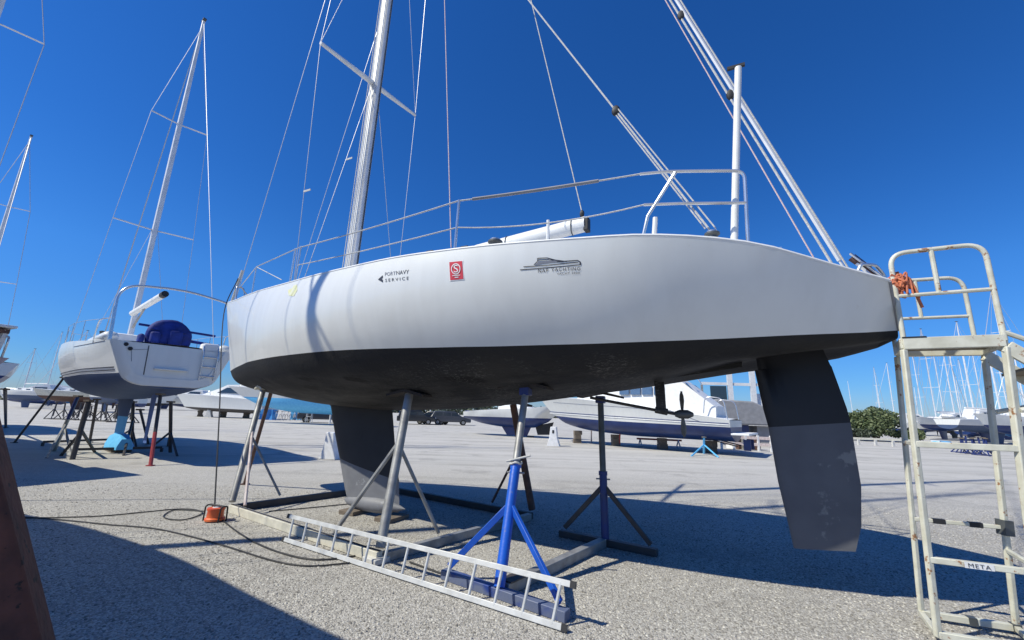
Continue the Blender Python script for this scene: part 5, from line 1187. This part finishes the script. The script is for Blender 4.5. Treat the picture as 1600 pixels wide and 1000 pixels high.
# ---- grey covered boat, lift frame and low barrier seen past the rudder
gp = AT(1165, 690, 30)
GB = thing('covered_boat', 'grey covered boat bow on a dark blue support seen beside the dark rudder', 'boat', np.array([gp[0], gp[1], 0]), R(-8))
MB().prism([(-2.2, 1.35), (1.8, 1.35), (2.7, 1.75), (.2, 2.9), (-2.2, 3.0)], (0, -1.3, 0), (1, 0, 0), (0, 0, 1), (0, 2.6, 0)).build('cover', 'greycov', GB, bevel=.1)
MB().box((-.7, 0, .7), (1.5, 1.2, 1.35)).build('support', 'navyst', GB); MB().box((1.2, 0, .65), (1.4, 1.6, 1.3)).build('hut', 'greycov', GB)
MB().box((-1.5, -.9, .7), (.9, .5, .8)).build('machine', 'greendark', GB, bevel=.05)
fp = AT(1163, 640, 34); FR = thing('lift_frame', 'pale steel gantry frame with two white columns and a dark panel past the rudder', 'gantry', np.array([fp[0], fp[1], 0]), R(-15))
for x in (-.9, .75): MB().beam((x, 0, 0), (x, 0, 9.0), .36, .36).build('column', 'whitecar', FR)
MB().beam((-3, 0, 4.5), (3.2, 0, 4.4), .2, .22).build('beam', 'whitecar', FR); MB().beam((-3, .1, 6.0), (-.9, .1, 6.0), .16, .3).build('beam', 'whitecar', FR)
MB().box((-1.8, -.1, 3.2), (1.2, .08, 2.2)).build('solar_panel', 'glass', FR); MB().box((2.0, .3, 3.1), (2.6, .5, 1.3)).build('control_cabin', 'whitecar', FR, bevel=.05)
for x in (-3, 3.2): MB().beam((x, 0, 0), (x, 0, 4.4), .16).build('leg', 'greysteel', FR)
p0, p1 = G(1128, 702), G(1206, 706); t = thing('low_barrier', 'low timber barrier rail along the ground below the grey covered boat', 'barrier', on(p0, p1, .5))
for z in (.35, .7): MB().beam(up(p0, z), up(p1, z), .08, .16).build('rail', 'pinkpole', t, True)
for k in range(5): q = on(p0, p1, k / 4); MB().beam(up(q, 0), up(q, .85), .1).build('post', 'whitetag', t, True)
for k in range(5):
    q = on(p0, p1, .45 + .12 * k) + [0, 1.2, 0]; t = thing('yard_crate', ('white crate behind the low timber barrier nearest the grey covered boat', 'brown crate second behind the low timber barrier', 'grey steel crate in the middle behind the low timber barrier', 'white crate fourth along behind the low timber barrier', 'brown crate closest to the dark rudder behind the low timber barrier')[k], 'crate', q, random.random(), 'crates behind the low timber barrier'); MB().box((0, 0, .3), (.5, .5, .6)).build('crate', ('deck', 'brownpole', 'greysteel')[k % 3], t, bevel=.02)

# ---- bush and guard rail
def leaves(name, mm, par, c, r, n, size, seed=1, lumps=14):
    g = np.random.default_rng(seed)
    L_ = g.normal(size=(lumps, 3)); L_ /= np.linalg.norm(L_, axis=1)[:, None]; L_[:, 2] = np.abs(L_[:, 2]) * .9; L_ = L_ * (np.array(r) * .62) 
    k = g.integers(0, lumps, n); q = g.normal(size=(n, 3)); q /= np.linalg.norm(q, axis=1)[:, None]; rad = g.random(n) ** .4
    Pq = L_[k] + q * rad[:, None] * np.array(r) * .30 + np.array(c); Pq = Pq[Pq[:, 2] > .05]; n = len(Pq)
    a = g.normal(size=(n, 3)); a /= np.linalg.norm(a, axis=1)[:, None]; b = np.cross(a, g.normal(size=(n, 3))); b /= np.linalg.norm(b, axis=1)[:, None]
    s = size * (.6 + .8 * g.random(n))[:, None]
    V = np.stack([Pq - a * s, Pq + b * s * .5, Pq + a * s, Pq - b * s * .5], 1).reshape(-1, 3); F = np.arange(n * 4).reshape(-1, 4)
    me = bpy.data.meshes.new(name); me.from_pydata(V.tolist(), [], F.tolist()); me.materials.append(M[mm]); o = bpy.data.objects.new(name, me); COL.objects.link(o); o.parent = par; return o
bp_ = AT(1372, 690, 46)
BU = thing('bush', 'large round grey green bush behind the white rail beyond the rudder', 'bush', np.array([bp_[0], bp_[1], 0]))
leaves('crown', 'leaf', BU, (0, 0, 1.1), (3.7, 2.6, 2.9), 11000, .14, 5, 30)
leaves('low_growth', 'leaf', BU, (2.6, -.6, .5), (2.4, 1.6, 1.2), 3500, .12, 8, 14)
leaves('low_growth', 'darkleaf', BU, (-2.0, -.8, .4), (2.6, 1.4, 1.1), 3000, .12, 9, 12)
for k in range(6): MB().tube([(0, 0, 0), (random.uniform(-1, 1), random.uniform(-.6, .6), 1.2), (random.uniform(-2.2, 2.2), random.uniform(-1.4, 1.4), 2.4)], [.09, .06, .02], 6).build('stem', 'bark', BU)
a, b = G(1290, 693), G(1424, 699); a, b = a, b
GR = thing('guard_rail', 'long white timber rail on short posts in front of the green bush', 'guard rail', on(a, b, .5))
MB().beam(up(a, .52), up(b, .52), .08, .16).build('rail', 'cream', GR, True)
for k in range(6): q = on(a, b, k / 5); MB().beam(up(q, 0), up(q, .45), .16, .16).build('post', 'concrete', GR, True)

# ---- tree belt, low far shore
def belt(name, label, x0, x1, Yd, h, n, seed):
    g = np.random.default_rng(seed); xs = g.uniform(x0, x1, n); env = h * (.45 + .55 * np.abs(np.sin(xs * .021 + seed) * np.sin(xs * .057)))
    z = g.random(n) ** 1.3 * env; y = Yd + g.normal(size=n) * 6; s = g.uniform(.5, 1.3, n)[:, None]
    P_ = np.stack([xs, y, z], 1); a = g.normal(size=(n, 3)); a /= np.linalg.norm(a, axis=1)[:, None]; b = np.cross(a, g.normal(size=(n, 3))); b /= np.linalg.norm(b, axis=1)[:, None]
    V = np.stack([P_ - a * s, P_ + b * s * .6, P_ + a * s, P_ - b * s * .6], 1).reshape(-1, 3); me = bpy.data.meshes.new(name)
    me.from_pydata(V.tolist(), [], np.arange(n * 4).reshape(-1, 4).tolist()); me.materials.append(M['darkleaf']); o = bpy.data.objects.new(name, me); COL.objects.link(o); stuff(o); tag(o, label, 'trees')
belt('tree_belt', 'dark belt of far trees along the edge of the yard', -420, 420, 230, 7.0, 30000, 2)
# gulls are left out; far slim masts beyond the yard
for px, Yd, h in ((1352, 150, 17), (1384, 170, 18), (1412, 140, 14), (1438, 160, 15), (1477, 150, 19), (1541, 160, 16), (1574, 150, 18), (142, 140, 13), (96, 150, 14), (116, 160, 12), (20, 150, 15)):
    d = ray(px, 640); p = np.array([d[0] * Yd / d[1], Yd, 0])
    H = lines(10, 3.2, 1.2, 2.9, 2.6, 2.5, 1.9, 1.15, 1.5); t = thing('distant_yacht', 'distant yacht with thin pale mast on the horizon', 'sailing yacht', p, random.random() * 6, 'distant yachts on the horizon')
    H.meshes(t, nt=8, nf=2, nb=3, mats=('gel', 'royal', 'deck')); rig(t, 4, 2.7, h, r=.10, spr=((.5, .9),), wires=False, n=5)
    MB().box((4.4, 0, .6), (1.5, .2, 1.3)).build('keel', 'royal', t)
